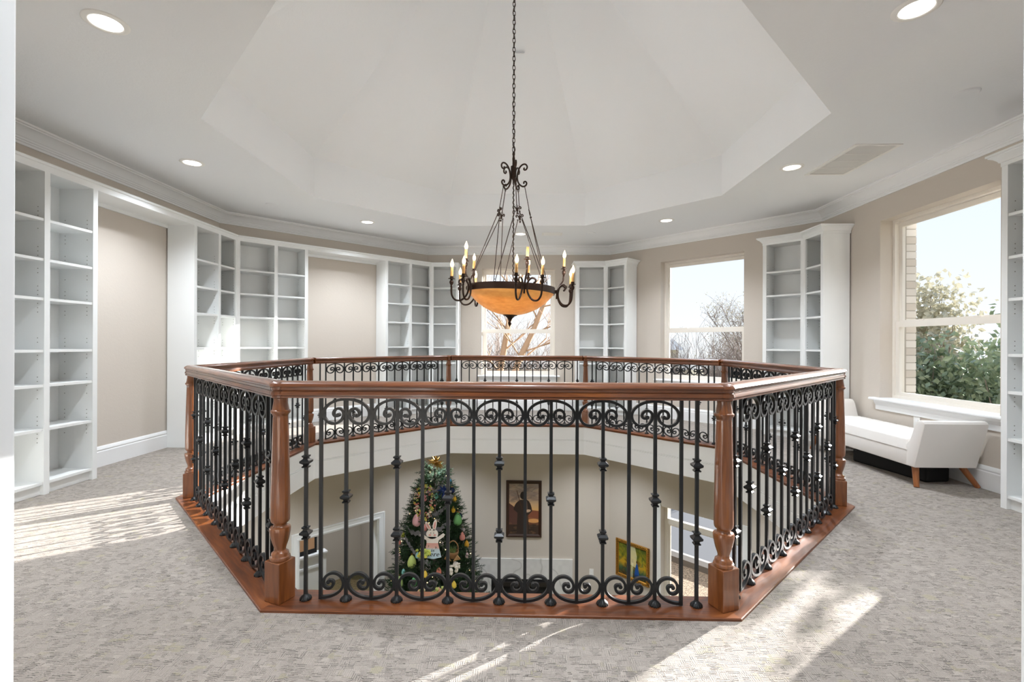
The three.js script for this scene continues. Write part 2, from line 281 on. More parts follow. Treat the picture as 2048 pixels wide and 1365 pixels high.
// crown, baseboards, fascia of the well
const CROWN = [[0, 2.635], [0.012, 2.635], [0.014, 2.652], [0.022, 2.656], [0.022, 2.668], [0.03, 2.671], [0.033, 2.684], [0.04, 2.688], [0.052, 2.704], [0.07, 2.722], [0.092, 2.736], [0.108, 2.741], [0.116, 2.741], [0.118, 2.75], [0.134, 2.752], [0.138, 2.766], [0, 2.766]];
const BASE = [[0, 0], [0.018, 0], [0.018, 0.135], [0.014, 0.142], [0.014, 0.15], [0.017, 0.153], [0.012, 0.166], [0.008, 0.178], [0.004, 0.184], [0, 0.184]];
let trimNo = 0;
for (const [th, side, where] of DIRS) {
  struct('trim_' + (++trimNo), [mould(th, WR, CROWN)], M.trim, 'white stepped crown moulding along the ' + where + ' wall', 'moulding', { crease: 0.28 });
  const cuts = th === -90 ? [[-1.549, -0.87], [0.71, 1.549]] : [[null, null]];
  struct('baseboard_' + side, cuts.map(([a, b]) => mould(th, WR, BASE, a, b)), M.trim, 'white moulded baseboard along the ' + where + ' wall', 'baseboard', { crease: 0.5 });
}
for (const [th, , where] of DIRS) {
  const o = AP - 0.076; // well face
  struct('trim_' + (++trimNo), [mould(th, AP - 0.02, [[0, -0.02], [0.056, -0.02], [0.056, -0.186], [0.05, -0.188], [0.05, -0.192], [0.056, -0.194], [0.056, -0.199], [0.05, -0.201], [0.05, -0.205], [0.056, -0.207], [0.056, LOWC - 0.004], [0, LOWC - 0.004]])], M.trim,
    'white grooved fascia lining the stairwell opening, ' + where + ' side', 'trim');
}

// ------------------------------------------------------------------ windows
function sashRing(w, h, fw, fb, ft, d, z) { return [box(fw, h, d, -w / 2 + fw / 2, h / 2, z), box(fw, h, d, w / 2 - fw / 2, h / 2, z), box(w - 2 * fw, fb, d, 0, fb / 2, z), box(w - 2 * fw, ft, d, 0, h - ft / 2, z)]; }
function makeWindow(n, th, label) {
  const g = new THREE.Group(); g.name = 'window_' + n; scene.add(g); tag(g, label, 'window', null, 'structure'); place(g, th, WR, 0, 0);
  // local: x to the viewer's right, z into the room, opening recessed behind z = 0
  const W = OPN.x * 2, H = OPN.y1 - OPN.y0;
  part('frame', sashRing(W, H, 0.03, 0.03, 0.03, 0.1, 0).map((q) => q.translate(0, OPN.y0, -0.175)), M.vinyl, g);
  const up = sashRing(W - 0.06, 1.05, 0.036, 0.062, 0.045, 0.028, 0).map((q) => q.translate(0, 1.318, -0.186));
  const lo = sashRing(W - 0.06, 0.75, 0.045, 0.038, 0.06, 0.03, 0).map((q) => q.translate(0, 0.618, -0.152));
  const us = part('upper_sash', up, M.vinyl, g), ls = part('lower_sash', lo, M.vinyl, g);
  part('pane', [box(W - 0.12, 0.975, 0.004, 0, 1.842, -0.186)], M.glass, us); part('pane', [box(W - 0.14, 0.66, 0.004, 0, 0.98, -0.152)], M.glass, ls);
  part('sash_lock', [rbox(0.05, 0.016, 0.02, -0.28, 1.372, -0.145, 0.003), rbox(0.05, 0.016, 0.02, 0.28, 1.372, -0.145, 0.003)], M.vinyl, ls);
  const sill = (x0, x1, p) => loft(p.map(([z, y]) => V(x0, y, z)), p.map(([z, y]) => V(x1, y, z)));
  part('sill', [sill(-0.70, 0.70, [[0.004, 0.566], [0.05, 0.566], [0.058, 0.57], [0.06, 0.578], [0.058, 0.587], [0.05, 0.592], [0.004, 0.592]]), box(W - 0.004, 0.026, 0.14, 0, 0.579, -0.064)], M.trim, g);
  part('apron', [sill(-0.66, 0.66, [[0.002, 0.47], [0.012, 0.47], [0.014, 0.48], [0.014, 0.515], [0.02, 0.525], [0.032, 0.548], [0.034, 0.566], [0.002, 0.566]])], M.trim, g);
  return g;
}
makeWindow(1, 90, 'window in the far wall behind the amber chandelier bowl');
makeWindow(2, 45, 'middle window between two white corner bookcases, leafless tree outside');
makeWindow(3, 0, 'large window above the white bench, leafy shrub outside');

// ------------------------------------------------------------------ built-in bookcases
const BF = 3.43, BB = 3.725, TOP = 2.385, SH = [2.02, 1.725, 1.435, 1.052, 0.795, 0.47, 0.075], STW = 0.042;
const HEAD_FLAT = [[-0.29, TOP], [0, TOP], [0, 2.432], [0.01, 2.436], [0.014, 2.446], [0.014, 2.454], [-0.29, 2.454]];
const HEAD_CROWN = [[-0.02, TOP - 0.01], [0.004, TOP - 0.01], [0.004, 2.402], [0.012, 2.405], [0.016, 2.416], [0.03, 2.432], [0.046, 2.442], [0.05, 2.444], [0.05, 2.452], [0.06, 2.454], [0.06, 2.468], [-0.02, 2.468]];
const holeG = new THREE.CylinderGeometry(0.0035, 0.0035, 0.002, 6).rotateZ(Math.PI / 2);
function bookcase(label, segs, opts = {}) {
  const pos = wp(segs[0].th, segs[0].x0, 0, BF), g = thing('bookcase', label, 'bookcase', [pos.x, 0, pos.z], opts.group);
  const holes = [];
  for (const s of segs) {
    const th = s.th, xs = s.st; // stile centres, in order; ends may be 'corner'
    const edge = (c, side) => c === 'L' ? (r) => -r * T22 : c === 'R' ? (r) => r * T22 : null;
    for (const c of xs) if (typeof c === 'number') part('upright', [wbox(th, c - STW / 2, c + STW / 2, 0, TOP, BF, BB)], M.shelf, g);
    for (let i = 0; i + 1 < xs.length; i++) {
      const a = xs[i], b = xs[i + 1];
      const fa = a === 'L' ? (r) => -r * T22 + 0.012 : () => a + STW / 2, fb = b === 'R' ? (r) => r * T22 - 0.012 : () => b - STW / 2;
      const quad = (r0, r1, y0, y1) => loft([[fa(r0), r0], [fb(r0), r0], [fb(r1), r1], [fa(r1), r1]].map(([x, r]) => wp(th, x, y0, r)), [[fa(r0), r0], [fb(r0), r0], [fb(r1), r1], [fa(r1), r1]].map(([x, r]) => wp(th, x, y1, r)));
      for (const y of SH) part('shelf', [quad(BF + 0.006, BB - 0.008, y + (s.dy ?? 0) * (y > 0.1), y + 0.02 + (s.dy ?? 0) * (y > 0.1))], M.shelf, g);
      part('back_panel', [quad(BB - 0.008, BB, 0.02, TOP)], M.shelf, g);
      part('toe_board', [quad(BF + 0.03, BF + 0.045, 0, 0.075)], M.shelf, g);
      // rows of grey discs painting the shade of shelf-pin holes, both cheeks
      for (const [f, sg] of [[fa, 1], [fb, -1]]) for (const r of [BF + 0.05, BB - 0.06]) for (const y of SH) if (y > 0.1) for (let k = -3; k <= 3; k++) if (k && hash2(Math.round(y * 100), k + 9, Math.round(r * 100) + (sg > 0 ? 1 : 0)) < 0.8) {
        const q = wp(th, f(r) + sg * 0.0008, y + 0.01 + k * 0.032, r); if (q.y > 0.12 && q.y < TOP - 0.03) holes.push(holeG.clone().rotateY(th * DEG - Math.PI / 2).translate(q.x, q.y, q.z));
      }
    }
    if (xs[0] === 'L') part('upright', [wbox(th, (o) => -(BF + 0.02 - o) * T22, -BF * T22 + 0.034, 0, TOP, BF, BF + 0.02)], M.shelf, g);
    if (xs[xs.length - 1] === 'R') part('upright', [wbox(th, BF * T22 - 0.034, (o) => (BF + 0.02 - o) * T22, 0, TOP, BF, BF + 0.02)], M.shelf, g);
    if (xs[xs.length - 1] === 'R') { const c = (th - 22.5) * DEG, d = V(Math.cos(c), 0, -Math.sin(c)), n = V(-d.z, 0, d.x).multiplyScalar(0.01), a = d.clone().multiplyScalar(BF / C22 + 0.01), b = d.clone().multiplyScalar(BB / C22 - 0.01), R = [a.clone().add(n), b.clone().add(n), b.clone().sub(n), a.clone().sub(n)]; part('partition', [loft(R.map((q) => V(q.x, 0.02, q.z)), R.map((q) => V(q.x, TOP, q.z)))], M.shelf, g); }
    // header and cornice
    const x0 = xs[0] === 'L' ? null : xs[0] - STW / 2, x1 = xs[xs.length - 1] === 'R' ? null : xs[xs.length - 1] + STW / 2;
    if (opts.crown) {
      const e0 = x0 === null ? null : (o) => x0 - Math.max(o, -0.02), e1 = x1 === null ? null : (o) => x1 + Math.max(o, -0.02);
      part('cornice', [mould(th, BF, HEAD_CROWN, e0, e1)], M.shelf, g, { crease: 0.5 });
      part('top_board', [wbox(th, x0 === null ? (o) => -(BB - o) * T22 : x0, x1 === null ? (o) => (BB - o) * T22 : x1, TOP - 0.002, TOP + 0.03, BF + 0.01, BB)], M.shelf, g);
      for (const [xe, sg] of [[x0, -1], [x1, 1]]) if (xe !== null) { const P = (r) => HEAD_CROWN.map(([o, y]) => wp(th, xe + sg * o, y, r === 0 ? BF - o : r)); part('cornice', [loft(P(0), P(3.735))], M.shelf, g, { crease: 0.5 }); }
    } else part('header', [mould(th, BF, HEAD_FLAT, x0, x1)], M.shelf, g);
  }
  if (holes.length) part('shelf_pin_hole_shade', holes, M.socket, g, { kind: 'stuff' });
  return g;
}
bookcase('white built-in bookcase unit nearest the doorway, before the first empty recess', [{ th: -135, x0: 1.0, st: [0.62, 1.01, 'R'] }, { th: 180, x0: -0.5, st: ['L', -0.918, -0.521] }]);
bookcase('white built-in corner bookcase with the sun patch, between the two empty recesses', [{ th: 180, x0: 0.68, st: [0.681, 1.088, 'R'] }, { th: 135, x0: -0.58, st: ['L', -0.97, -0.585] }]);
bookcase('white built-in corner bookcase between the second recess and the chandelier window', [{ th: 135, x0: 0.6, st: [0.613, 1.032, 'R'], dy: 0.006 }, { th: 90, x0: -1, st: ['L', -1.0] }]);
bookcase('freestanding-height white corner bookcase between the chandelier window and middle window', [{ th: 90, x0: 0.98, st: [0.975, 'R'] }, { th: 45, x0: -1, st: ['L', -1.052] }], { crown: true });
bookcase('white corner bookcase with crown between the middle window and the bench window', [{ th: 45, x0: 0.98, st: [0.985, 'R'] }, { th: 0, x0: -1, st: ['L', -1.075] }], { crown: true });
bookcase('white crowned bookcase at the picture edge beside the bench', [{ th: 0, x0: 0.95, st: [0.966, 'R'] }, { th: -45, x0: -1, st: ['L', -1.0] }], { crown: true });
for (const [th, a, b, w] of [[180, -0.5, 0.66, 'first'], [135, -0.564, 0.592, 'second']]) {
  const p = wp(th, (a + b) / 2, 2.385, BF), g = thing('bookcase_bridge', 'white header bridging the ' + w + ' empty recess between bookcase units', 'header', [p.x, p.y, p.z], 'bookcase headers');
  part('header_board', [mould(th, BF, HEAD_FLAT, a, b)], M.shelf, g); part('cleat', [wbox(th, a, b, 2.352, 2.385, 3.715, 3.735)], M.shelf, g);
}

// ------------------------------------------------------------------ balustrade
const PITCH = 0.111;
function arc(cx, cy, r, a0, a1, n, ry = r) { const p = []; for (let i = 0; i <= n; i++) { const a = lerp(a0, a1, i / n) * DEG; p.push([cx + Math.cos(a) * r, cy + Math.sin(a) * ry]); } return p; }
// left half of the upper scroll, measured down from the rail
const half = [...arc(0, -0.066, 0.1005, 90, 180, 12, 0.0625), ...arc(-0.0565, -0.066, 0.044, 180, 360, 18).slice(1), ...arc(-0.0345, -0.066, 0.022, 0, 180, 12).slice(1), ...arc(-0.0455, -0.066, 0.011, 180, 330, 8).slice(1)];
const mirror = (p, sx, sy) => p.map(([x, y]) => [x * sx, y * sy]);
const curl = (sx) => new THREE.CylinderGeometry(0.0088, 0.0088, 0.021, 12).rotateX(Math.PI / 2).translate(sx * -0.0355, -0.0725, 0);
const halfGeo = (sx, sy) => { const g = merge([flatBar(mirror(half, sx, 1), 0.0112, 0.0145), curl(sx)]); if (sy < 0) { g.applyMatrix4(new THREE.Matrix4().makeRotationX(Math.PI)); } return g; };
const scrollTop = merge([halfGeo(1, 1), halfGeo(-1, 1)]), scrollBot = merge([halfGeo(1, -1), halfGeo(-1, -1)]), scrollBotL = halfGeo(1, -1), scrollBotR = halfGeo(-1, -1);
const barGeo = (y0, y1) => new THREE.BoxGeometry(0.0135, y1 - y0, 0.0135).translate(0, (y0 + y1) / 2, 0);
const barLong = barGeo(0.012, 0.9), barPlain = barGeo(0.016, 0.9);
const knuckleGeo = (() => { const p = [[-0.028, 0.0068], [-0.0265, 0.0135], [-0.0215, 0.0145], [-0.017, 0.009], [-0.0125, 0.0105], [-0.005, 0.0205], [0.003, 0.0215], [0.012, 0.0105], [0.0165, 0.009], [0.0205, 0.0135], [0.026, 0.0145], [0.028, 0.0068]]; const g = new THREE.LatheGeometry(p.map(([y, r]) => new THREE.Vector2(r * Math.SQRT2, y)), 4).rotateY(Math.PI / 4); return prep(toCreasedNormals(prep(g), 0.3)); })();
const shoeGeo = (() => { const g = lathe([[0.0235, 0], [0.0245, 0.004], [0.0235, 0.008], [0.02, 0.0135], [0.0145, 0.0185], [0.0105, 0.022], [0.0085, 0.026]], 48), p = g.attributes.position; for (let i = 0; i < p.count; i++) { const x = p.getX(i), z = p.getZ(i), y = p.getY(i), a = Math.atan2(z, x), k = 1 + 0.1 * Math.sin(a * 14) * (1 - y / 0.026); p.setX(i, x * k); p.setZ(i, z * k); } g.computeVertexNormals(); return g; })();
const RAIL = (() => { const h = [[0, 0.964], [0.014, 0.9635], [0.027, 0.9605], [0.037, 0.9555], [0.043, 0.949], [0.0445, 0.944], [0.0425, 0.9395], [0.0345, 0.9385], [0.0345, 0.9365], [0.037, 0.9355], [0.036, 0.929], [0.0335, 0.924], [0.0325, 0.922], [0.0365, 0.9205], [0.0395, 0.912], [0.0395, 0.905], [0.033, 0.9035], [0.033, 0.901], [0.0375, 0.9], [0.036, 0.8925]]; return [...h, ...h.slice(1).reverse().map(([o, y]) => [-o, y])]; })();
const PLATE = [[-0.09, 0], [-0.09, 0.009], [-0.087, 0.012], [0.078, 0.012], [0.085, 0.009], [0.087, 0.004], [0.085, -0.002], [0.08, -0.005], [0.08, -0.008], [0.084, -0.011], [0.082, -0.016], [0.074, -0.0195], [-0.02, -0.0195], [-0.02, 0]];
const mitre = (prof, rr, cut = 0) => loft(prof.map(([o, y]) => V(-(rr - o) * T22 + cut, y, o)), prof.map(([o, y]) => V((rr - o) * T22 - cut, y, o)));
const railGeo = metreUV(prep(toCreasedNormals(mitre(RAIL, AP, 0.036), 0.55))), plateGeo = metreUV(prep(mitre(PLATE, AP)));
const sectionLabel = { '-90': 'wrought-iron railing section nearest the doorway, stairwell tree seen through it', '-45': 'railing section with the glaring sunlit handrail beside the bench', 0: 'railing section facing the bench window, beyond the glaring handrail', 45: 'railing section in front of the middle window', 90: 'farthest railing section, below the chandelier window', 135: 'far railing section in front of the second bookcase recess', 180: 'railing section with a short sunlit stretch of rail, facing the long bookcases', '-135': 'railing section casting striped shadows on the carpet' };
for (const [th] of DIRS) {
  const g = localThing('balustrade_section', sectionLabel[th], 'railing', 'railing sections around the stairwell'); place(g, th, AP);
  share('handrail', railGeo, M.wood, g);
  const pk = share('trim_' + (++trimNo), plateGeo, M.plank, scene); place(pk, th, AP); tag(pk, 'stained wood floor plank under the ' + sectionLabel[th].replace(/^.*railing section,? ?/, 'railing ').replace(/, stair.*$/, ''), 'plank', null, 'structure');
  for (let k = 0; k < 7; k++) share('scroll', scrollTop, M.iron, g, [(-6 + 2 * k) * PITCH, 0.8885, 0]);
  for (let k = 0; k < 6; k++) share('scroll', scrollBot, M.iron, g, [(-5 + 2 * k) * PITCH, 0.019, 0]);
  share('scroll', scrollBotR, M.iron, g, [-7 * PITCH, 0.019, 0]); share('scroll', scrollBotL, M.iron, g, [7 * PITCH, 0.019, 0]);
  const knuckled = (x, two) => { const b = share('baluster', barLong, M.iron, g, [x, 0, 0]); for (const y of two ? [0.613, 0.302] : [0.462]) share('knuckle', knuckleGeo, M.iron, b, [0, y, 0]); share('shoe', shoeGeo, M.iron, b, [0, 0.0115, 0]); };
  for (const x of [-0.843, 0.843]) knuckled(x, true);
  for (let k = -7; k <= 7; k++) { if (Math.abs(k) % 2 === 1) share('baluster', barPlain, M.iron, g, [k * PITCH, 0, 0]); else knuckled(k * PITCH, Math.abs(k) % 4 === 0); }
}
{ // newel posts on the octagon corners
  const sq = (a) => rbox(a, 0.174, a, 0, 0.099, 0, 0.004, 2);
  const shaft = lathe([[0.03, 0.184], [0.041, 0.187], [0.0425, 0.193], [0.041, 0.2], [0.036, 0.203], [0.035, 0.206], [0.0365, 0.211], [0.035, 0.217], [0.029, 0.221], [0.0245, 0.226], [0.0235, 0.232], [0.0255, 0.242], [0.0335, 0.265], [0.039, 0.288], [0.0425, 0.308], [0.0432, 0.322], [0.041, 0.328], [0.031, 0.33], [0.0275, 0.334], [0.0265, 0.338], [0.029, 0.345], [0.036, 0.35], [0.039, 0.356], [0.04, 0.37], [0.0395, 0.45], [0.037, 0.6], [0.034, 0.72], [0.0315, 0.8], [0.031, 0.812], [0.034, 0.82], [0.039, 0.824], [0.041, 0.83], [0.04, 0.835], [0.035, 0.838], [0.034, 0.842], [0.0315, 0.856], [0.0285, 0.875], [0.029, 0.893]], 40);
  const cap = lathe([[0.03, 0.888], ...RAIL.slice(0, 20).reverse().map(([o, y]) => [o + 0.0035, y + (y > 0.95 ? 0.0008 : 0)])], 40);
  const gp = metreUV(merge([sq(0.0877)]), true), gs = (() => { const u = shaft.attributes.uv, q = shaft.attributes.position; for (let i = 0; i < u.count; i++) u.setXY(i, q.getY(i), u.getX(i) * 0.28); return merge([prep(toCreasedNormals(prep(shaft), 0.75))]); })(), gc = metreUV(merge([prep(toCreasedNormals(prep(cap), 0.6))]));
  const L = { '-67.5': 'front newel post standing beside the bench-side end of nearest railing', '-112.5': 'front newel post between the nearest railing and the shadow-striped railing', '-22.5': 'newel post in front of the white bench', 22.5: 'newel post between the middle window and bench window railings', 67.5: 'far newel post below the bookcase right of chandelier window', 112.5: 'far newel post below the bookcase left of chandelier window', 157.5: 'newel post in front of the second recess, far side', '-157.5': 'newel post on the bookcase side where sun streaks cross the carpet' };
  for (const k of Object.keys(L)) {
    const g = localThing('newel_post', L[k], 'post', 'turned newel posts of the railing'); place(g, +k, 2.5);
    share('plinth', gp, M.post, g); share('turned_shaft', gs, M.post, g); share('cap', gc, M.wood, g);
  }
}

// ------------------------------------------------------------------ ceiling fittings
const lampTrim = lathe([[0.071, -0.001], [0.071, -0.006], [0.078, -0.009], [0.094, -0.006], [0.1, -0.002], [0.1, 0.002]], 40), lampLens = lathe([[0.0001, -0.004], [0.071, -0.004]], 32);
function downlight(x, z, y, label, power, group) {
  const g = localThing('recessed_light', label, 'ceiling light', group); g.position.set(x, y, z);
  share('trim_ring', lampTrim, M.plastic, g); share('lens', lampLens, M.lens, g);
  const l = new THREE.SpotLight(new THREE.Color().setRGB(0.925, 0.99, 1.07), power, 0, 65 * DEG, 0.75, 2); l.position.y = -0.014; l.target.position.set(0, -1, 0); l.castShadow = true; l.shadow.radius = 3.2; l.name = 'lamp_light'; g.add(l, l.target);
}
const lamps = [[-2.04, 1.98, 'recessed ceiling light nearest the doorway, bookcase side'], [-2.92, 0.1, 'recessed ceiling light above the first bookcase recess'], [-2.02, -2.03, 'recessed ceiling light above the second bookcase recess'], [0.04, -2.75, 'recessed ceiling light behind the chandelier rods'], [1.97, -1.99, 'recessed ceiling light in front of the middle window'], [2.56, -0.1, 'recessed ceiling light beside the large return grille'], [2.0, 2.0, 'recessed ceiling light nearest the doorway, bench side'], [0.06, 3.0, 'recessed ceiling light over the doorway']];
for (const [x, z, l] of lamps) downlight(x, z, CEIL, l, DOWNLIGHT, 'recessed lights around the ceiling tray');
downlight(0.1, 5.4, CEIL, 'added unseen ceiling light brightening the passage behind the camera', DOWNLIGHT * 0.6);  // unseen lamp added to brighten the passage and the door jamb
{ // return grille with four panels
  const x0 = 2.82, x1 = 3.14, z0 = -0.27, z1 = 0.38, g = thing('return_air_grille', 'large white four panel air return grille in the ceiling', 'vent', [(x0 + x1) / 2, CEIL, (z0 + z1) / 2]);
  const fr = [box(x1 - x0 + 0.06, 0.008, 0.03, (x0 + x1) / 2, CEIL - 0.004, z0 - 0.015), box(x1 - x0 + 0.06, 0.008, 0.03, (x0 + x1) / 2, CEIL - 0.004, z1 + 0.015), box(0.03, 0.008, z1 - z0, x0 - 0.015, CEIL - 0.004, (z0 + z1) / 2), box(0.03, 0.008, z1 - z0, x1 + 0.015, CEIL - 0.004, (z0 + z1) / 2)];
  for (let k = 1; k < 4; k++) fr.push(box(x1 - x0, 0.008, 0.02, (x0 + x1) / 2, CEIL - 0.005, lerp(z0, z1, k / 4)));
  part('frame', fr, M.plastic, g); part('duct', duct(VENT1), M.galvanised, g);
  for (let k = 0; k < 4; k++) { const s = [], a = lerp(z0, z1, k / 4) + 0.008, b = lerp(z0, z1, (k + 1) / 4) - 0.008; for (let i = 0; i < 14; i++) s.push(box(x1 - x0, 0.003, 0.0042, (x0 + x1) / 2, CEIL - 0.005, lerp(a, b, (i + 0.5) / 14))); for (let i = 0; i < 24; i++) s.push(box(0.0035, 0.003, b - a, lerp(x0, x1, (i + 0.5) / 24), CEIL - 0.0045, (a + b) / 2)); part('grille_panel', s, M.plastic, g); }
}
{ const g = thing('supply_vent', 'small twin slotted supply vent beside the chandelier rods', 'vent', [0.51, CEIL, -2.76]);
  part('frame', [box(0.3, 0.006, 0.02, 0.51, CEIL - 0.003, -2.685), box(0.3, 0.006, 0.02, 0.51, CEIL - 0.003, -2.835), box(0.025, 0.006, 0.15, 0.372, CEIL - 0.003, -2.76), box(0.025, 0.006, 0.15, 0.648, CEIL - 0.003, -2.76), box(0.02, 0.006, 0.15, 0.51, CEIL - 0.003, -2.76)], M.plastic, g);
  part('duct', duct(VENT2), M.galvanised, g);
  for (let k = 0; k < 8; k++) part('vane', [box(0.25, 0.008, 0.003, 0, 0, 0).rotateX(0.7).translate(0.51, CEIL - 0.006, -2.82 + k * 0.017)], M.plastic, g); }
const discG = lathe([[0.0001, -0.012], [0.06, -0.011], [0.066, -0.007], [0.068, 0]], 32);
for (const [x, z, l] of [[-2.88, -1.2, 'flat round ceiling cover plate above the sunlit corner bookcase'], [1.08, -2.72, 'flat round ceiling cover plate beside the small supply vent'], [2.96, 1.2, 'flat round ceiling cover plate near the picture edge above the bench']]) { const m = tag(share('ceiling_cover', discG, M.ceil, scene, [x, CEIL, z]), l, 'cover plate', 'round ceiling cover plates'); m.name = numbered('ceiling_cover'); }
{ const m = tag(share('vault_cover', lathe([[0.0001, -0.008], [0.052, -0.008], [0.056, 0]], 32), M.ceil, scene, [0.042, 4.435, -1.047], [Math.atan2(5.5 - 3.21, 2.45 * C22), 0, 0]), 'small round cover plate on the vault beside the chandelier chain', 'cover plate'); m.name = 'vault_cover'; }

// ------------------------------------------------------------------ chandelier
{
  const g = thing('chandelier', 'dark bronze chandelier with amber alabaster bowl and candle lamps on a long chain', 'chandelier', [0, 1.285, 0]);
  const tilt = new THREE.Matrix4().makeTranslation(0, 2.2, 0).multiply(new THREE.Matrix4().makeRotationZ(-1.9 * DEG)).multiply(new THREE.Matrix4().makeTranslation(0, -2.2, 0));
  const TL = (q) => merge(q).applyMatrix4(tilt), tp = (v) => v.clone().applyMatrix4(tilt);
  const cyl = (phi, rho, y, s = 0) => { const a = phi * DEG; return V(Math.sin(a) * rho + Math.cos(a) * s, y, Math.cos(a) * rho - Math.sin(a) * s); };
  // canopy and chain
  part('ceiling_canopy', [lathe([[0.0001, 5.22], [0.03, 5.22], [0.075, 5.28], [0.08, 5.34], [0.085, 5.42]], 24)], M.bronze, g);
  const link = new THREE.TorusGeometry(0.0125, 0.0032, 6, 14).scale(1, 1.9, 1.1);
  for (let k = 0; ; k++) { const y = 2.905 + k * 0.0415; if (y > 5.22) break; share('chain_link', link, M.bronze, g, [0.0, y - 1.285, 0], [0, (k % 2) * Math.PI / 2 + 0.35, 0]); }
  { const p = []; for (let k = 0; k <= 58; k++) p.push(V(0.011 * Math.cos(k * 1.5), 2.87 + k * 0.0415, 0.011 * Math.sin(k * 1.5))); part('lamp_cord', [tube(p, 0.0022, 180, 5)], M.bronze, g); }
  // hub and scrolled brackets
  part('hub', [lathe([[0.0001, 2.885], [0.01, 2.88], [0.013, 2.86], [0.009, 2.845], [0.013, 2.82], [0.011, 2.79], [0.012, 2.755], [0.026, 2.75], [0.026, 2.64], [0.012, 2.63], [0.0085, 2.62], [0.0085, 2.6]], 20), tube([V(0, 2.87, 0), V(0.012, 2.9, 0.006), V(0.004, 2.93, 0.008)], 0.006, 8, 6)], M.bronze, g);
  const PHI = [0, 1, 2, 3, 4].map((k) => 17 + 72 * k), SP = [[0.1, 2.733], [0.093, 2.722], [0.104, 2.712], [0.12, 2.722], [0.124, 2.745], [0.108, 2.765], [0.082, 2.762], [0.055, 2.735], [0.04, 2.695], [0.034, 2.655], [0.04, 2.61], [0.06, 2.578], [0.088, 2.562], [0.113, 2.572], [0.12, 2.594], [0.107, 2.608], [0.093, 2.6], [0.096, 2.588]];
  for (const f of PHI) part('scroll_bracket', [tube(SP.map(([r, y]) => cyl(f - 5, r, y)), 0.0075, 64, 7)], M.bronze, g);
  { const r = [], n = 160; for (let k = 0; k <= n; k++) { const y = lerp(2.62, 1.6, k / n); r.push(V(0.003 * Math.cos(k * 0.9), y, 0.003 * Math.sin(k * 0.9))); } part('twisted_rod', [tube(r, 0.0058, 320, 6)], M.bronze, g); }
  // suspension rods, fleur ornaments, rim loops
  const fl = () => { // fleur-de-lis plate in its own plane, centred
    const c = (s) => tube([V(0, -0.01, 0), V(s * 0.012, 0.012, 0), V(s * 0.026, 0.03, 0), V(s * 0.036, 0.022, 0), V(s * 0.033, 0.01, 0), V(s * 0.026, 0.014, 0)], 0.005, 20, 6);
    return [new THREE.SphereGeometry(0.012, 10, 8).scale(1, 2.2, 0.6), c(1), c(-1), new THREE.TorusGeometry(0.008, 0.003, 6, 12).translate(0, 0.036, 0), new THREE.SphereGeometry(0.01, 8, 6).translate(0, -0.036, 0), new THREE.TorusGeometry(0.006, 0.0025, 6, 10).translate(0.022, -0.018, 0), new THREE.TorusGeometry(0.006, 0.0025, 6, 10).translate(-0.022, -0.018, 0)];
  };
  for (const f of PHI) {
    const a = cyl(f - 5, 0.104, 2.555), o = cyl(f - 3, 0.15, 2.315), up = cyl(f - 4, 0.143, 2.355), q = new THREE.Quaternion().setFromEuler(new THREE.Euler(-0.25, (f - 3) * DEG, 0, 'YXZ'));
    part('hook_loop', [new THREE.TorusGeometry(0.009, 0.0025, 6, 12).rotateY(f * DEG).translate(a.x, a.y, a.z)], M.bronze, g);
    part('upper_rod', [bar(a, up, 0.0036)], M.bronze, g);
    part('fleur_ornament', fl().map((x) => x.applyQuaternion(q).translate(o.x, o.y, o.z)), M.bronze, g);
    for (const s of [-1, 1]) part('lower_rod', [bar(cyl(f - 3 + s * 8, 0.155, 2.297), tp(cyl(f + s * 36 - s * 1.2, 0.392, 1.665)), 0.0036)], M.bronze, g);
    const L = tp(cyl(f + 36, 0.393, 1.655)); part('rim_loop', [new THREE.TorusGeometry(0.01, 0.003, 6, 12).rotateY((f + 36) * DEG).translate(L.x, L.y, L.z)], M.bronze, g);
  }
  part('rim_band', [TL([lathe([[0.392, 1.588], [0.4, 1.588], [0.4, 1.646], [0.392, 1.646], [0.392, 1.588]], 72)])], M.bronze, g, { crease: 0.5 });
  { const R = 0.392, D = 0.205, S = (R * R + D * D) / (2 * D), p = []; for (let k = 0; k <= 22; k++) { const a = Math.asin(R / S) * (1 - k / 22); p.push([Math.sin(a) * S, 1.592 - D + S - Math.cos(a) * S]); }
    const b = lathe(p.reverse(), 72); part('bowl', [TL([b])], M.bowl, g, { keepUV: true }); }
  part('finial', [TL([lathe([[0.06, 1.392], [0.06, 1.386], [0.052, 1.382], [0.04, 1.376], [0.024, 1.36], [0.016, 1.345], [0.012, 1.332], [0.014, 1.325], [0.018, 1.318], [0.014, 1.305], [0.006, 1.292], [0.0001, 1.28]], 20), lathe([[0.064, 1.392], [0.066, 1.388], [0.06, 1.384]], 20)])], M.bronze, g);
  // five clusters: an upright candle and a pair on drooping arms
  const cup = (y) => lathe([[0.008, y], [0.012, y + 0.004], [0.008, y + 0.009], [0.011, y + 0.018], [0.018, y + 0.032], [0.0185, y + 0.044], [0.012, y + 0.056], [0.0095, y + 0.06], [0.014, y + 0.066], [0.03, y + 0.068], [0.03, y + 0.071], [0.015, y + 0.074], [0.017, y + 0.08], [0.014, y + 0.086], [0.017, y + 0.09], [0.001, y + 0.09]], 16);
  const sleeve = (y, h) => lathe([[0.0001, y + h], [0.0112, y + h], [0.0122, y + h * 0.5], [0.0118, y], [0.0001, y]], 14);
  const bulbG = (y) => lathe([[0.0085, y], [0.011, y + 0.006], [0.0155, y + 0.018], [0.0158, y + 0.026], [0.012, y + 0.042], [0.006, y + 0.057], [0.0022, y + 0.068], [0.0001, y + 0.072]], 14);
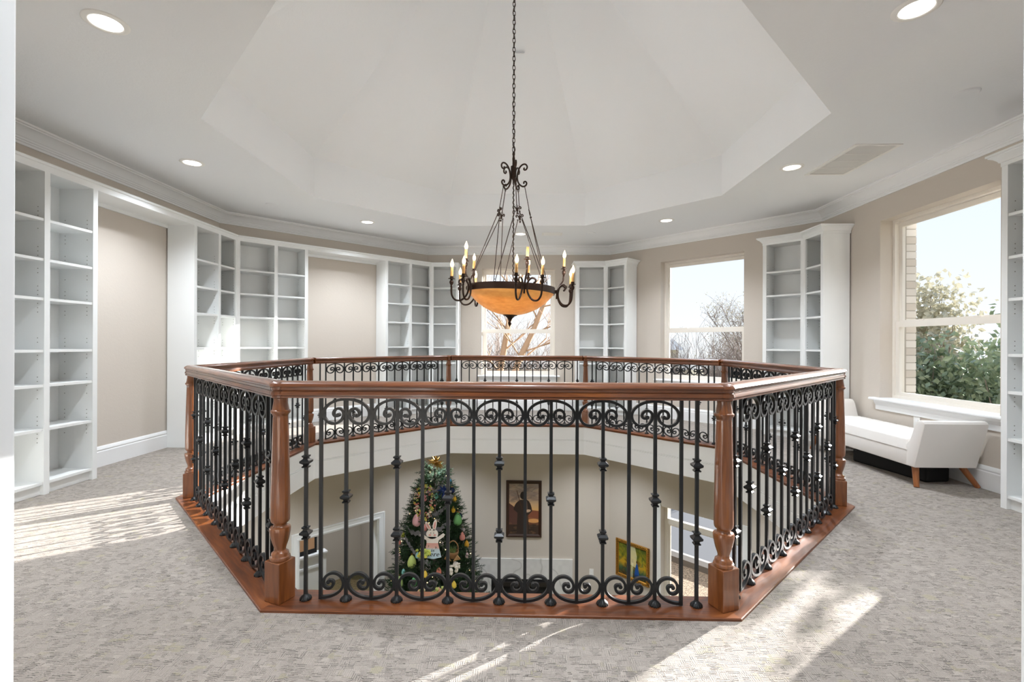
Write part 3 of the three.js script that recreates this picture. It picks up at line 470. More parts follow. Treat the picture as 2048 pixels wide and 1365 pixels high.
  PHI.forEach((f, k) => {
    const wm = [];
    wm.push(tube([cyl(f, 0.418, 1.55), cyl(f, 0.42, 1.6), cyl(f, 0.428, 1.645), cyl(f, 0.45, 1.685), cyl(f, 0.468, 1.715), cyl(f, 0.475, 1.76)], 0.0085, 24, 7));
    const bx = [box(0.03, 0.03, 0.03, 0, 0, 0).rotateY(f * DEG)]; const c0 = cyl(f, 0.41, 1.615); bx[0].translate(c0.x, c0.y, c0.z);
    part('bracket', [TL([...wm, ...bx])], M.bronze, g);
    for (const s of [-1, 1]) part('drooping_arm', [TL([tube([cyl(f, 0.482, 1.634, s * 0.06), cyl(f, 0.494, 1.642, s * 0.07), cyl(f, 0.494, 1.662, s * 0.07), cyl(f, 0.47, 1.676, s * 0.05), cyl(f, 0.442, 1.655, s * 0.028), cyl(f, 0.428, 1.6, s * 0.02), cyl(f, 0.438, 1.54, s * 0.033), cyl(f, 0.472, 1.495, s * 0.06), cyl(f, 0.515, 1.492, s * 0.088), cyl(f, 0.542, 1.53, s * 0.106), cyl(f, 0.549, 1.61, s * 0.11)], 0.0085, 64, 7)])], M.bronze, g);
    const spots = [[cyl(f, 0.475, 0), 1.756, 0.082], [cyl(f, 0.549, 0, -0.11), 1.606, 0.082], [cyl(f, 0.549, 0, 0.11), 1.606, 0.082]];
    spots.forEach(([q, y, h], i) => {
      const at = (x) => TL([x.translate(q.x, 0, q.z)]), dead = k === 0 && i === 0;
      const cd = part('candle_lamp', [at(cup(y))], M.bronze, g, { crease: 0.6 });
      part('candle_sleeve', [at(sleeve(y + 0.088, h))], M.candle, cd); part('bulb', [at(bulbG(y + 0.088 + h))], dead ? M.deadBulb : M.bulb, cd, { crease: 1.2 });
      if (!dead) { const l = new THREE.PointLight(new THREE.Color().setRGB(1, 0.98, 0.95), CANDLE); const p = tp(V(q.x, y + 0.088 + h + 0.028, q.z)); l.position.set(p.x, p.y - 1.285, p.z); l.castShadow = true; l.shadow.radius = 0.6; l.name = 'candle_light'; g.add(l); }
    });
  });
}

// ------------------------------------------------------------------ bench and the things by the wall
{
  const zc = -0.205, g = thing('bench', 'white upholstered tufted bench with flared arms and tapered wooden legs', 'bench', [3.45, 0, zc]), X0 = 3.2, X1 = 3.69;
  const ext = (pts, x0, x1) => { const s = new THREE.Shape(pts.map(([z, y]) => new THREE.Vector2(z, y))); return new THREE.ExtrudeGeometry(s, { depth: x1 - x0 - 0.016, bevelEnabled: true, bevelThickness: 0.008, bevelSize: 0.008, bevelSegments: 2, curveSegments: 6 }).translate(0, 0, x0 + 0.008).applyMatrix4(new THREE.Matrix4().set(0, 0, 1, 0, 0, 1, 0, 0, 1, 0, 0, 0, 0, 0, 0, 1)); };
  part('seat_base', [ext([[-0.82, 0.165], [0.41, 0.165], [0.41, 0.285], [-0.82, 0.285]], X0, X1)], M.cover, g, { crease: 0.4 });
  const arm = [[0, 0.165], [0.07, 0.165], [0.085, 0.22], [0.165, 0.5], [0.166, 0.515], [0.158, 0.527], [0.145, 0.531], [0.12, 0.529], [0.1, 0.515], [0.085, 0.49], [0.06, 0.42], [0.035, 0.36], [0, 0.32]];
  part('arm', [ext(arm.map(([z, y]) => [0.415 + z, y]), X0 + 0.001, X1 - 0.001)], M.cover, g, { crease: 0.5 });
  part('arm', [ext(arm.map(([z, y]) => [-0.825 - z, y]).reverse(), X0 + 0.001, X1 - 0.001)], M.cover, g, { crease: 0.5 });
  { // tufted seat pad
    const nx = 36, nz = 80, x0 = X0 - 0.004, x1 = X1, z0 = -0.835, z1 = 0.425, pos = [], idx = [], bt = [];
    for (let a = 0; a < 4; a++) for (let b = 0; b < 8; b++) bt.push([lerp(x0, x1, (a + 0.75) / 4.5 * 1.0), lerp(z0, z1, (b + 0.5 + (a % 2) * 0.0) / 8)]);
    const H = (x, z) => { const ex = Math.min(x - x0, x1 - x), ez = Math.min(z - z0, z1 - z), e = Math.min(ex, ez); let h = 0.32 + 0.058 * Math.sqrt(1 - Math.pow(1 - clamp(e / 0.05, 0, 1), 2)); for (const [a, b] of bt) { const d = Math.hypot(x - a, z - b); h -= 0.016 * Math.exp(-d * d / 0.0006); } for (let b = 0; b < 8; b++) { const d = z - lerp(z0, z1, (b + 0.5) / 8); h -= 0.003 * Math.exp(-d * d / 0.00008); } for (let a = 0; a < 4; a++) { const d = x - lerp(x0, x1, (a + 0.75) / 4.5); h -= 0.003 * Math.exp(-d * d / 0.00008); } return h; };
    for (let j = 0; j <= nz; j++) for (let i = 0; i <= nx; i++) { const x = lerp(x0, x1, i / nx), z = lerp(z0, z1, j / nz); pos.push(x, (i === 0 || i === nx || j === 0 || j === nz) ? 0.285 : H(x, z), z); }
    for (let j = 0; j < nz; j++) for (let i = 0; i < nx; i++) { const a = j * (nx + 1) + i; idx.push(a, a + nx + 1, a + 1, a + 1, a + nx + 1, a + nx + 2); }
    const q = new THREE.BufferGeometry(); q.setAttribute('position', new THREE.Float32BufferAttribute(pos, 3)); q.setIndex(idx); q.computeVertexNormals(); part('seat_pad', [q], M.cover, g);
  }
  for (const [x0, z0, x1, z1] of [[3.25, 0.44, 3.222, 0.49], [3.62, 0.42, 3.70, 0.49], [3.25, -0.85, 3.222, -0.9], [3.62, -0.83, 3.70, -0.9]]) part('leg', [bar(V(x1, 0, z1), V(x0, 0.168, z0), 0.0185, 0.0255, 14)], M.leg, g, { swap: true });
}
{ const g = thing('floor_box', 'low black fabric-covered box lying on the carpet under the bench', 'box', [3.46, 0, -0.02]);
  const b = new RoundedBoxGeometry(0.22, 0.125, 0.74, 3, 0.02).rotateY(0.14).translate(3.46, 0.0625, -0.02); part('body', [b], M.black, g);
  part('strap_handle', [tube([V(3.328, 0.06, -0.28), V(3.32, 0.075, -0.27), V(3.325, 0.06, -0.255)], 0.004, 10, 5)], M.black, g); }
function outlet(label, th, x, y, n) { const g = thing('wall_outlet', label, 'outlet', wp(th, x, y, WR).toArray()); part('cover_plate', [wbox(th, x - 0.036, x + 0.036, y - 0.057, y + 0.057, WR - 0.006, WR - 0.0005)], M.plastic, g); for (const s of [-1, 1]) part('socket', [wbox(th, x - 0.015, x + 0.015, y + s * 0.022 - 0.012, y + s * 0.022 + 0.012, WR - 0.008, WR - 0.005)], M.trim, g); }
outlet('white wall plate just below the window sill above the bench', 0, -0.15, 0.41);

// ------------------------------------------------------------------ the storey below
for (const [th, side] of DIRS) {
  const holes = th === 45 ? [[-0.6, 0.6, -3.0, -1.37]] : th === 0 ? [[-0.6, 0.6, -3.0, -1.37]] : th === 135 ? [[-0.567, 0.653, LOWF - 0.02, -1.64]] : [];
  struct('wall_lower_' + side, wallGeo(th, LOWF - 0.05, -0.1, holes), M.wall, 'greige wall of the storey below, ' + { 90: 'holding the brown framed painting', 45: 'holding the gold framed painting', 0: 'under the bench wall', '-45': 'near side toward the bench', '-90': 'under the doorway', '-135': 'near side toward the bookcases', 180: 'under the long bookcase', 135: 'with the white cased doorway' }[th], 'wall');
}
struct('floor_lower', [ring(6.5, 0, LOWF - 0.1, LOWF)], std({ color: 0x9a7c5e, roughness: 0.5 }), 'wooden floor of the storey below, hidden by the railing plank', 'floor');
{ // doorway below with the hall behind it
  const d = thing('door_2', 'white cased doorway in the storey below, left of the tree', 'door', wp(135, 0.04, LOWF, WR).toArray(), null, 'structure'), P = [[0, 0], [0.02, 0], [0.022, 0.02], [0.016, 0.03], [0.016, 0.075], [0.024, 0.085], [0.024, 0.1], [0, 0.1]];
  const side = (x, s) => loft(P.map(([o, w]) => wp(135, x + s * w, LOWF, WR - o)), P.map(([o, w]) => wp(135, x + s * w, -1.64 + w, WR - o)));
  part('casing', [side(-0.567, -1), side(0.653, 1), loft(P.map(([o, w]) => wp(135, -0.567 - w, -1.64 + w, WR - o)), P.map(([o, w]) => wp(135, 0.653 + w, -1.64 + w, WR - o)))], M.trim, d, { crease: 0.4 });
  part('jamb', [wbox(135, -0.567, -0.55, LOWF, -1.64, WR, 3.98), wbox(135, 0.636, 0.653, LOWF, -1.64, WR, 3.98), wbox(135, -0.567, 0.653, -1.655, -1.64, WR, 3.98)], M.trim, d);
  struct('wall_hall_end', [wbox(135, -1.3, 1.6, LOWF, -0.3, 5.66, 5.76)], M.wall, 'greige end wall seen through the lower doorway', 'wall');
  struct('wall_hall_side', [wbox(135, -1.36, -1.26, LOWF, -0.3, 3.96, 5.7), wbox(135, 1.3, 1.4, LOWF, -0.3, 3.96, 5.7)], M.wall, 'side walls of the small hall beyond the lower doorway', 'wall');
  struct('ceiling_hall', [wbox(135, -1.36, 1.5, -0.72, -0.62, 3.96, 5.72)], M.ceil, 'ceiling of the small hall beyond the lower doorway', 'ceiling');
  const h = thing('half_wall', 'low panelled white half wall seen through the lower doorway', 'half wall', wp(135, -0.4, LOWF, 4.95).toArray());
  part('cap_rail', [wbox(135, -1.25, 0.32, -2.43, -2.405, 4.88, 5.02)], M.trim, h); part('panel', [wbox(135, -1.25, 0.30, LOWF, -2.43, 4.92, 5.0)], M.trim, h); part('stile', [wbox(135, 0.24, 0.305, LOWF, -2.43, 4.905, 4.92)], M.trim, h); part('rail', [wbox(135, -1.25, 0.24, -2.64, -2.6, 4.905, 4.92)], M.trim, h);
  const f = thing('framed_print', 'black framed tan print beyond the lower doorway', 'picture', wp(135, 0.0, -2.4, 4.95).toArray());
  const tp2 = canvasTex(256, 256, (c, w, hh) => { c.fillStyle = '#c79a72'; c.fillRect(0, 0, w, hh); c.fillStyle = '#241a16'; c.beginPath(); c.ellipse(150, 70, 60, 46, 0.2, 0, 7); c.fill(); c.fillStyle = '#7d4630'; c.beginPath(); c.ellipse(110, 88, 22, 12, 0, 0, 7); c.fill(); });
  part('print', [new THREE.PlaneGeometry(0.5, 0.55).rotateY(135 * DEG - Math.PI / 2).translate(...wp(135, -0.12, -2.055, 4.955).toArray())], std({ map: tp2, roughness: 0.7 }), f, { keepUV: true });
  part('frame', [wbox(135, -0.42, 0.16, -2.4, -2.335, 4.945, 4.985), wbox(135, 0.125, 0.16, -2.335, -1.72, 4.945, 4.985), wbox(135, -0.42, -0.37, -2.335, -1.72, 4.945, 4.985), wbox(135, -0.42, 0.16, -1.78, -1.72, 4.945, 4.985)], M.black, f);
}
{ // window below
  for (const [n, th, label] of [[4, 45, 'lower storey window beside the gold framed painting, gravel outside'], [5, 0, 'added lower storey window letting light in under the bench wall, hidden from the doorway']]) {  // the second window is unseen, added to bring light into the lower room
    const g = new THREE.Group(); g.name = 'window_' + n; scene.add(g); tag(g, label, 'window', null, 'structure'); place(g, th, WR, 0, 0);
    part('frame', sashRing(1.2, 1.63, 0.05, 0.05, 0.02, 0.1, 0).map((q) => q.translate(0, -3.0, -0.16)), M.vinyl, g);
    part('transom_bar', [box(1.1, 0.085, 0.07, 0, -1.62, -0.15)], M.vinyl, g); part('lower_sash', sashRing(1.1, 1.3, 0.035, 0.04, 0.03, 0.03, 0).map((q) => q.translate(0, -2.95, -0.15)), M.vinyl, g);
    part('pane', [box(1.1, 0.2, 0.004, 0, -1.48, -0.17)], M.glass, g); part('pane', [box(1.03, 1.25, 0.004, 0, -2.31, -0.15)], M.glass, g);
    part('casing', [box(0.1, 1.75, 0.02, -0.65, -2.2, 0.01), box(0.1, 1.75, 0.02, 0.65, -2.2, 0.01), box(0.02, 1.75, 0.03, -0.69, -2.2, 0.016), box(0.02, 1.75, 0.03, 0.69, -2.2, 0.016)], M.trim, g);
  }
}
{ // fireplace
  const g = thing('fireplace', 'white marble fireplace surround with black firebox below the framed painting', 'fireplace', [0.08, LOWF, -3.7]);
  for (const [a, b] of [[-0.76, -0.35], [-0.349, 0.52], [0.521, 0.93]]) part('marble_slab', [wbox(90, a, b, -2.85, -2.51, 3.71, 3.738)], M.marble, g);
  part('marble_slab', [wbox(90, -0.76, -0.44, LOWF, -2.851, 3.71, 3.738)], M.marble, g); part('marble_slab', [wbox(90, 0.58, 0.93, LOWF, -2.851, 3.71, 3.738)], M.marble, g);
  part('firebox', [wbox(90, -0.44, 0.58, LOWF, -2.852, 3.715, 3.737)], M.black, g); part('firebox_hood', [wbox(90, -0.4, 0.54, -2.97, -2.9, 3.69, 3.715)], flat(0x2a2522, 0.4), g);
}
outlet('white wall plate in the storey below, right of the marble fireplace', 90, 1.25, -2.73);
{ // brown framed painting: robed wanderer with a staff at sunset
  const g = thing('framed_painting', 'brown framed painting of a robed figure with staff at sunset', 'painting', [0.105, -2.15, -3.7]);
  const t = canvasTex(384, 640, (c, w, h) => {
    const s = c.createLinearGradient(0, 0, 0, h); s.addColorStop(0, '#8b8078'); s.addColorStop(0.25, '#a58f80'); s.addColorStop(0.42, '#d8b083'); s.addColorStop(0.52, '#e7b673'); s.addColorStop(0.6, '#c07a4c'); s.addColorStop(0.75, '#7a4a33'); s.addColorStop(1, '#2a1d17'); c.fillStyle = s; c.fillRect(0, 0, w, h);
    const r = rng(5); for (let k = 0; k < 60; k++) { c.fillStyle = ['rgba(110,100,98,.28)', 'rgba(225,190,150,.22)', 'rgba(140,115,100,.25)'][k % 3]; c.beginPath(); c.ellipse(r() * w, r() * h * 0.36, 30 + r() * 60, 6 + r() * 12, r() - 0.5, 0, 7); c.fill(); }
    c.fillStyle = '#5c3b33'; c.beginPath(); c.moveTo(0, 250); c.lineTo(60, 290); c.lineTo(130, 380); c.lineTo(150, 640); c.lineTo(0, 640); c.fill();
    c.fillStyle = '#8a4f38'; c.beginPath(); c.moveTo(200, 360); c.lineTo(300, 335); c.lineTo(384, 345); c.lineTo(384, 440); c.lineTo(200, 420); c.fill();
    c.fillStyle = '#e0a262'; c.beginPath(); c.ellipse(320, 470, 80, 26, 0, 0, 7); c.fill(); c.fillStyle = '#3c2a20'; c.fillRect(0, 520, w, 120);
    for (let k = 0; k < 50; k++) { c.fillStyle = ['rgba(90,70,50,.5)', 'rgba(40,28,20,.6)', 'rgba(140,100,70,.35)'][k % 3]; c.beginPath(); c.ellipse(r() * w, 500 + r() * 140, 12 + r() * 30, 5 + r() * 10, 0, 0, 7); c.fill(); }
    c.fillStyle = '#33251f'; c.beginPath(); c.moveTo(150, 205); c.quadraticCurveTo(70, 240, 58, 330); c.lineTo(110, 370); c.lineTo(96, 640); c.lineTo(262, 640); c.lineTo(248, 400); c.lineTo(300, 345); c.quadraticCurveTo(285, 225, 225, 200); c.fill();
    c.fillStyle = '#6d564a'; c.beginPath(); c.moveTo(205, 210); c.lineTo(232, 215); c.lineTo(245, 330); c.lineTo(215, 330); c.fill(); c.fillStyle = '#241813'; c.beginPath(); c.ellipse(182, 150, 38, 50, 0, 0, 7); c.fill(); c.fillStyle = '#a97653'; c.beginPath(); c.ellipse(206, 158, 18, 26, 0, 0, 7); c.fill();
    c.fillStyle = '#d8b89a'; c.beginPath(); c.ellipse(245, 345, 38, 18, -0.2, 0, 7); c.fill(); c.strokeStyle = '#4a2d1c'; c.lineWidth = 8; c.beginPath(); c.moveTo(100, 90); c.lineTo(170, 330); c.stroke(); c.fillStyle = '#4e3a30'; c.fillRect(215, 400, 26, 240);
  });
  const x0 = -0.195, x1 = 0.405, y0 = -2.145, y1 = -1.19, f = 0.056;
  part('canvas', [new THREE.PlaneGeometry(x1 - x0 - 2 * f + 0.01, y1 - y0 - 2 * f + 0.01).translate((x0 + x1) / 2, (y0 + y1) / 2, -3.722)], std({ map: t, roughness: 0.6 }), g, { keepUV: true });
  const P = [[0, 0], [0, 0.028], [0.01, 0.034], [0.03, 0.03], [f - 0.006, 0.016], [f, 0.012], [f, 0]], c4 = [[x0, y0, 1, 1], [x1, y0, -1, 1], [x1, y1, -1, -1], [x0, y1, 1, -1]], ringAt = ([x, y, sx, sy]) => P.map(([o, d]) => V(x + sx * o, y + sy * o, -3.738 + d));
  for (let k = 0; k < 4; k++) part('frame_side', [loft(ringAt(c4[k]), ringAt(c4[(k + 1) % 4]))], M.brownFrame, g);
}
{ // gold framed painting
  const g = thing('gilt_painting', 'green and yellow painting of a blue robed figure in an ornate gold frame', 'painting', wp(45, -1.1, -2.7, WR).toArray());
  const t = canvasTex(448, 384, (c, w, h) => {
    const s = c.createLinearGradient(0, 0, 0, h); s.addColorStop(0, '#4c5a1c'); s.addColorStop(0.4, '#a58f1e'); s.addColorStop(0.6, '#c39a22'); s.addColorStop(0.8, '#3f5a3c'); s.addColorStop(1, '#3a2a12'); c.fillStyle = s; c.fillRect(0, 0, w, h);
    const r = rng(9); for (let k = 0; k < 130; k++) { const x = r() * w, y = r() * h; c.fillStyle = y < h * 0.45 ? ['rgba(60,80,25,.35)', 'rgba(150,150,40,.3)'][k % 2] : ['rgba(200,150,40,.25)', 'rgba(40,80,70,.35)', 'rgba(70,40,15,.35)'][k % 3]; c.beginPath(); c.ellipse(x, y, 14 + r() * 40, 6 + r() * 16, r() * 2, 0, 7); c.fill(); }
    c.fillStyle = 'rgba(235,225,190,.75)'; c.beginPath(); c.moveTo(150, 0); c.lineTo(270, 0); c.lineTo(300, 110); c.lineTo(285, 250); c.lineTo(190, 230); c.fill(); c.fillStyle = 'rgba(245,240,210,.55)'; c.beginPath(); c.moveTo(215, 200); c.lineTo(245, 200); c.lineTo(235, 380); c.lineTo(190, 380); c.fill();
    c.fillStyle = '#1c4f9a'; c.beginPath(); c.moveTo(300, 180); c.quadraticCurveTo(330, 250, 338, 340); c.lineTo(262, 340); c.quadraticCurveTo(270, 250, 300, 180); c.fill(); c.fillStyle = '#143c78'; c.beginPath(); c.ellipse(320, 345, 60, 20, 0, 0, 7); c.fill(); c.fillStyle = '#3a2a1c'; c.beginPath(); c.ellipse(299, 176, 11, 14, 0, 0, 7); c.fill();
  });
  const x0 = -1.406, x1 = -0.79, y0 = -2.7, y1 = -2.09, f = 0.055;
  part('canvas', [new THREE.PlaneGeometry(x1 - x0 - 2 * f + 0.01, y1 - y0 - 2 * f + 0.01).rotateY(45 * DEG - Math.PI / 2).translate(...wp(45, (x0 + x1) / 2, (y0 + y1) / 2, WR - 0.015).toArray())], std({ map: t, roughness: 0.5 }), g, { keepUV: true });
  const P = [[0, 0], [0, 0.02], [0.01, 0.032], [0.025, 0.026], [0.04, 0.03], [f, 0.014], [f, 0]], c4 = [[x0, y0, 1, 1], [x1, y0, -1, 1], [x1, y1, -1, -1], [x0, y1, 1, -1]], rg = ([x, y, sx, sy]) => P.map(([o, d]) => wp(45, x + sx * o, y + sy * o, WR - 0.002 - d));
  for (let k = 0; k < 4; k++) part('frame_side', [loft(rg(c4[k]), rg(c4[(k + 1) % 4]))], M.gold, g);
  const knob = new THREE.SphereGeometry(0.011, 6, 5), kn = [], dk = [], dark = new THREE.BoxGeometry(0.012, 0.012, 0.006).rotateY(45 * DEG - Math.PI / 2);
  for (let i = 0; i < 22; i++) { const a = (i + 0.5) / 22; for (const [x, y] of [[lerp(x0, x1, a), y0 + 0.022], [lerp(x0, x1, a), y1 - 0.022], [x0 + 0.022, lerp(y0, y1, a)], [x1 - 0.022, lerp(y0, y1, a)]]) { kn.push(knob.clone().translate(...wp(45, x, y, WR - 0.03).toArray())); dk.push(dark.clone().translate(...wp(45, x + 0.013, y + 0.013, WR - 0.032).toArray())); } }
  part('beading', kn, M.gold, g, { kind: 'stuff' }); part('carving_hollow_shade', dk, M.darkGold, g, { kind: 'stuff' });  // dark pieces put the shade of the carved hollows into colour
}
// decorated tree
const TX = -1.2, TZ = -2.6, TTOP = -0.66;
const treeR = (y) => lerp(0.1, 0.86, Math.pow(clamp((TTOP - y) / 2.45, 0, 1), 0.82));
{
  const g = thing('christmas_tree', 'tall decorated artificial fir tree in the storey below, gold star on top', 'tree', [TX, LOWF, TZ]);
  part('trunk', [bar(V(TX, LOWF, TZ), V(TX, TTOP - 0.05, TZ), 0.05, 0.012, 10)], M.barkGrey, g);
  part('stand', [lathe([[0.0001, LOWF + 0.12], [0.07, LOWF + 0.12], [0.09, LOWF + 0.05], [0.24, LOWF + 0.02], [0.26, LOWF]], 20).translate(TX, 0, TZ)], M.black, g);
  // sprigs of needles carried on short twigs
  const r = rng(77), sprig = (() => { const gs = []; for (let k = 0; k < 16; k++) { const a = k * 2.399, y = 0.012 + k * 0.0072, l = 0.042 - k * 0.0011; gs.push(new THREE.ConeGeometry(0.0032, l, 3, 1, true).translate(0, l / 2, 0).rotateZ(-0.95).rotateY(a).translate(0, y, 0)); } gs.push(bar(V(0, 0, 0), V(0, 0.13, 0), 0.003, 0.002, 3)); return merge(gs); })();
  const mats = [[], [], []], o = new THREE.Object3D();
  for (let k = 0; k < 6500; k++) {
    const y = TTOP - 2.5 * Math.pow(r(), 0.62), R = treeR(y), a = r() * Math.PI * 2, tier = 0.82 + 0.18 * Math.sin(y * 21 + 3 * Math.sin(a * 3)), rho = R * tier * (0.35 + 0.65 * Math.sqrt(r()));
    o.position.set(TX + Math.cos(a) * rho, y + (r() - 0.5) * 0.05, TZ + Math.sin(a) * rho);
    const d = V(Math.cos(a + (r() - 0.5) * 1.4), -0.15 + r() * 0.7, Math.sin(a + (r() - 0.5) * 1.4)).normalize(); o.quaternion.setFromUnitVectors(V(0, 1, 0), d); o.scale.setScalar(0.75 + r() * 0.6); o.updateMatrix(); mats[k % 3].push(o.matrix.clone());
  }
  mats.forEach((l, k) => { const im = new THREE.InstancedMesh(sprig, M.needle[k], l.length); l.forEach((m, i) => im.setMatrixAt(i, new THREE.Matrix4().makeTranslation(-TX, -LOWF, -TZ).multiply(m))); im.name = 'foliage'; im.userData.kind = 'stuff'; finish(im); g.add(im); });
  // strings of fairy lights
  const fl = []; for (let k = 0; k < 110; k++) { const y = TTOP - 0.1 - 2.2 * r(), a = r() * Math.PI * 2, R = treeR(y) * 0.97; fl.push(new THREE.SphereGeometry(0.0075, 6, 5).translate(TX + Math.cos(a) * R, y, TZ + Math.sin(a) * R)); }
  part('fairy_lights', fl, std({ color: 0xfff0d0, emissive: 0xffdf9a, emissiveIntensity: 2.2 }), g, { kind: 'stuff' });
}
// a point on the tree's face toward the railing: dx from the axis, height
const onTree = (dx, y, out = 0.02) => { const R = treeR(y) * 0.96 + out, s = clamp(dx / R, -0.97, 0.97); return V(TX + R * s, y, TZ + R * Math.sqrt(1 - s * s)); };
{
  const p = V(TX + 0.02, TTOP + 0.05, TZ + 0.02), g = thing('tree_topper_star', 'gold glitter starburst on the tip of the decorated tree', 'star', p.toArray()), r = rng(3), sp = [];
  for (let k = 0; k < 46; k++) { const d = V(r() - 0.5, r() - 0.5, r() - 0.5).normalize(), l = 0.1 + 0.08 * r(); sp.push(new THREE.ConeGeometry(0.017, l, 4).translate(0, l / 2, 0).applyQuaternion(new THREE.Quaternion().setFromUnitVectors(V(0, 1, 0), d)).translate(p.x, p.y, p.z)); }
  part('rays', sp, std({ color: 0xc79a4a, roughness: 0.35, metalness: 0.7 }), g, { kind: 'stuff' }); part('core', [new THREE.IcosahedronGeometry(0.03, 0).translate(p.x, p.y, p.z)], M.gold, g);
}
const eggG = lathe([[0.0001, -1], [0.35, -0.94], [0.62, -0.76], [0.74, -0.5], [0.76, -0.25], [0.71, 0.05], [0.58, 0.4], [0.38, 0.72], [0.2, 0.9], [0.0001, 1]], 16), hookG = new THREE.TorusGeometry(0.12, 0.03, 4, 8);
const eggs = [[-0.19, -1.34, 0.09, 0xe8b6bd, 'large pale pink egg ornament left of the bunny sign'], [0.36, -1.38, 0.092, 0x6fae6a, 'large mid green egg ornament right of the bunny sign'], [-0.22, -1.85, 0.088, 0xb6c973, 'large yellow green egg ornament low on the tree'], [-0.42, -1.6, 0.04, 0xd6d84c, 'small lime egg ornament at the tree edge left of the bunny sign'], [-0.02, -0.92, 0.042, 0xc3cf3f, 'small lime egg ornament below the star'], [0.07, -1.02, 0.045, 0x6fb8a8, 'teal egg ornament beside the blue flower'], [0.31, -1.12, 0.045, 0xe2b52c, 'golden yellow egg ornament at the tree edge under blue baubles'], [0.3, -1.24, 0.045, 0xe3b62f, 'lower golden yellow egg ornament above the green egg'], [-0.06, -1.42, 0.05, 0xd98a83, 'coral pink egg ornament above the bunny sign'], [-0.02, -1.98, 0.048, 0xe8c74e, 'round yellow egg ornament below the bunny sign'], [-0.06, -1.93, 0.035, 0xe2a335, 'small orange egg ornament below the bunny sign'], [0.16, -1.95, 0.052, 0xd47a68, 'coral egg ornament low right on the tree'], [-0.5, -1.74, 0.035, 0xd8877c, 'small coral egg ornament at the left edge of the tree'], [-0.44, -1.86, 0.045, 0xd7b3b4, 'dusty pink egg ornament beside the yellow green egg'], [0.36, -2.15, 0.05, 0xdcc04a, 'yellow egg ornament near the tree bottom on the right'], [-0.4, -2.14, 0.08, 0xb5cf86, 'pale green egg ornament near the tree bottom on the left'], [-0.17, -2.08, 0.06, 0x4f9a5e, 'slim green egg ornament near the tree bottom'], [-0.34, -2.0, 0.04, 0x7fc0be, 'small aqua egg ornament near the tree bottom'], [-0.14, -1.76, 0.045, 0x8cc3cf, 'light blue egg ornament half behind a railing bar'], [0.43, -1.62, 0.06, 0xd18a7e, 'salmon egg ornament in the basket at the tree edge'], [-0.09, -1.05, 0.045, 0xd7848a, 'rose egg ornament inside the flower wreath'], [0.5, -1.88, 0.04, 0xcfb3b6, 'pale mauve egg ornament at the right edge of the tree'], [0.52, -1.75, 0.05, 0xd9a52e, 'amber egg ornament at the right edge of the tree']];
for (const [dx, y, s, c, label] of eggs) {
  const p = onTree(dx, y, 0.03), g = thing('egg_ornament', label, 'ornament', p.toArray(), 'egg ornaments on the tree');
  part('shell', [eggG.clone().scale(s * 0.9, s, s * 0.9).translate(p.x, p.y, p.z)], flat(c, 0.5), g, { crease: 1.5 }); part('hanger', [hookG.clone().scale(s, s, s).translate(p.x, p.y + s * 1.1, p.z)], M.gold, g);
}
for (const [dx, y, s, c, label] of [[0.28, -0.88, 0.045, 0x3c7f9e, 'steel blue glass bauble at the upper tree edge'], [0.28, -1.0, 0.045, 0x1d2f63, 'navy glass bauble at the upper tree edge'], [0.4, -1.36, 0.045, 0x2b4a5c, 'dark teal glass bauble at the tree edge'], [0.47, -1.55, 0.035, 0xc9c2c4, 'silver glass bauble at the tree edge by the basket']]) {
  const p = onTree(dx, y, 0.03), g = thing('glass_bauble', label, 'ornament', p.toArray(), 'glass baubles on the tree'); part('ball', [new THREE.SphereGeometry(s, 18, 14).translate(p.x, p.y, p.z)], std({ color: c, roughness: 0.15, metalness: 0.5 }), g, { crease: 1.5 }); part('cap', [new THREE.CylinderGeometry(s * 0.25, s * 0.25, s * 0.25, 8).translate(p.x, p.y + s * 1.08, p.z)], M.gold, g);
}
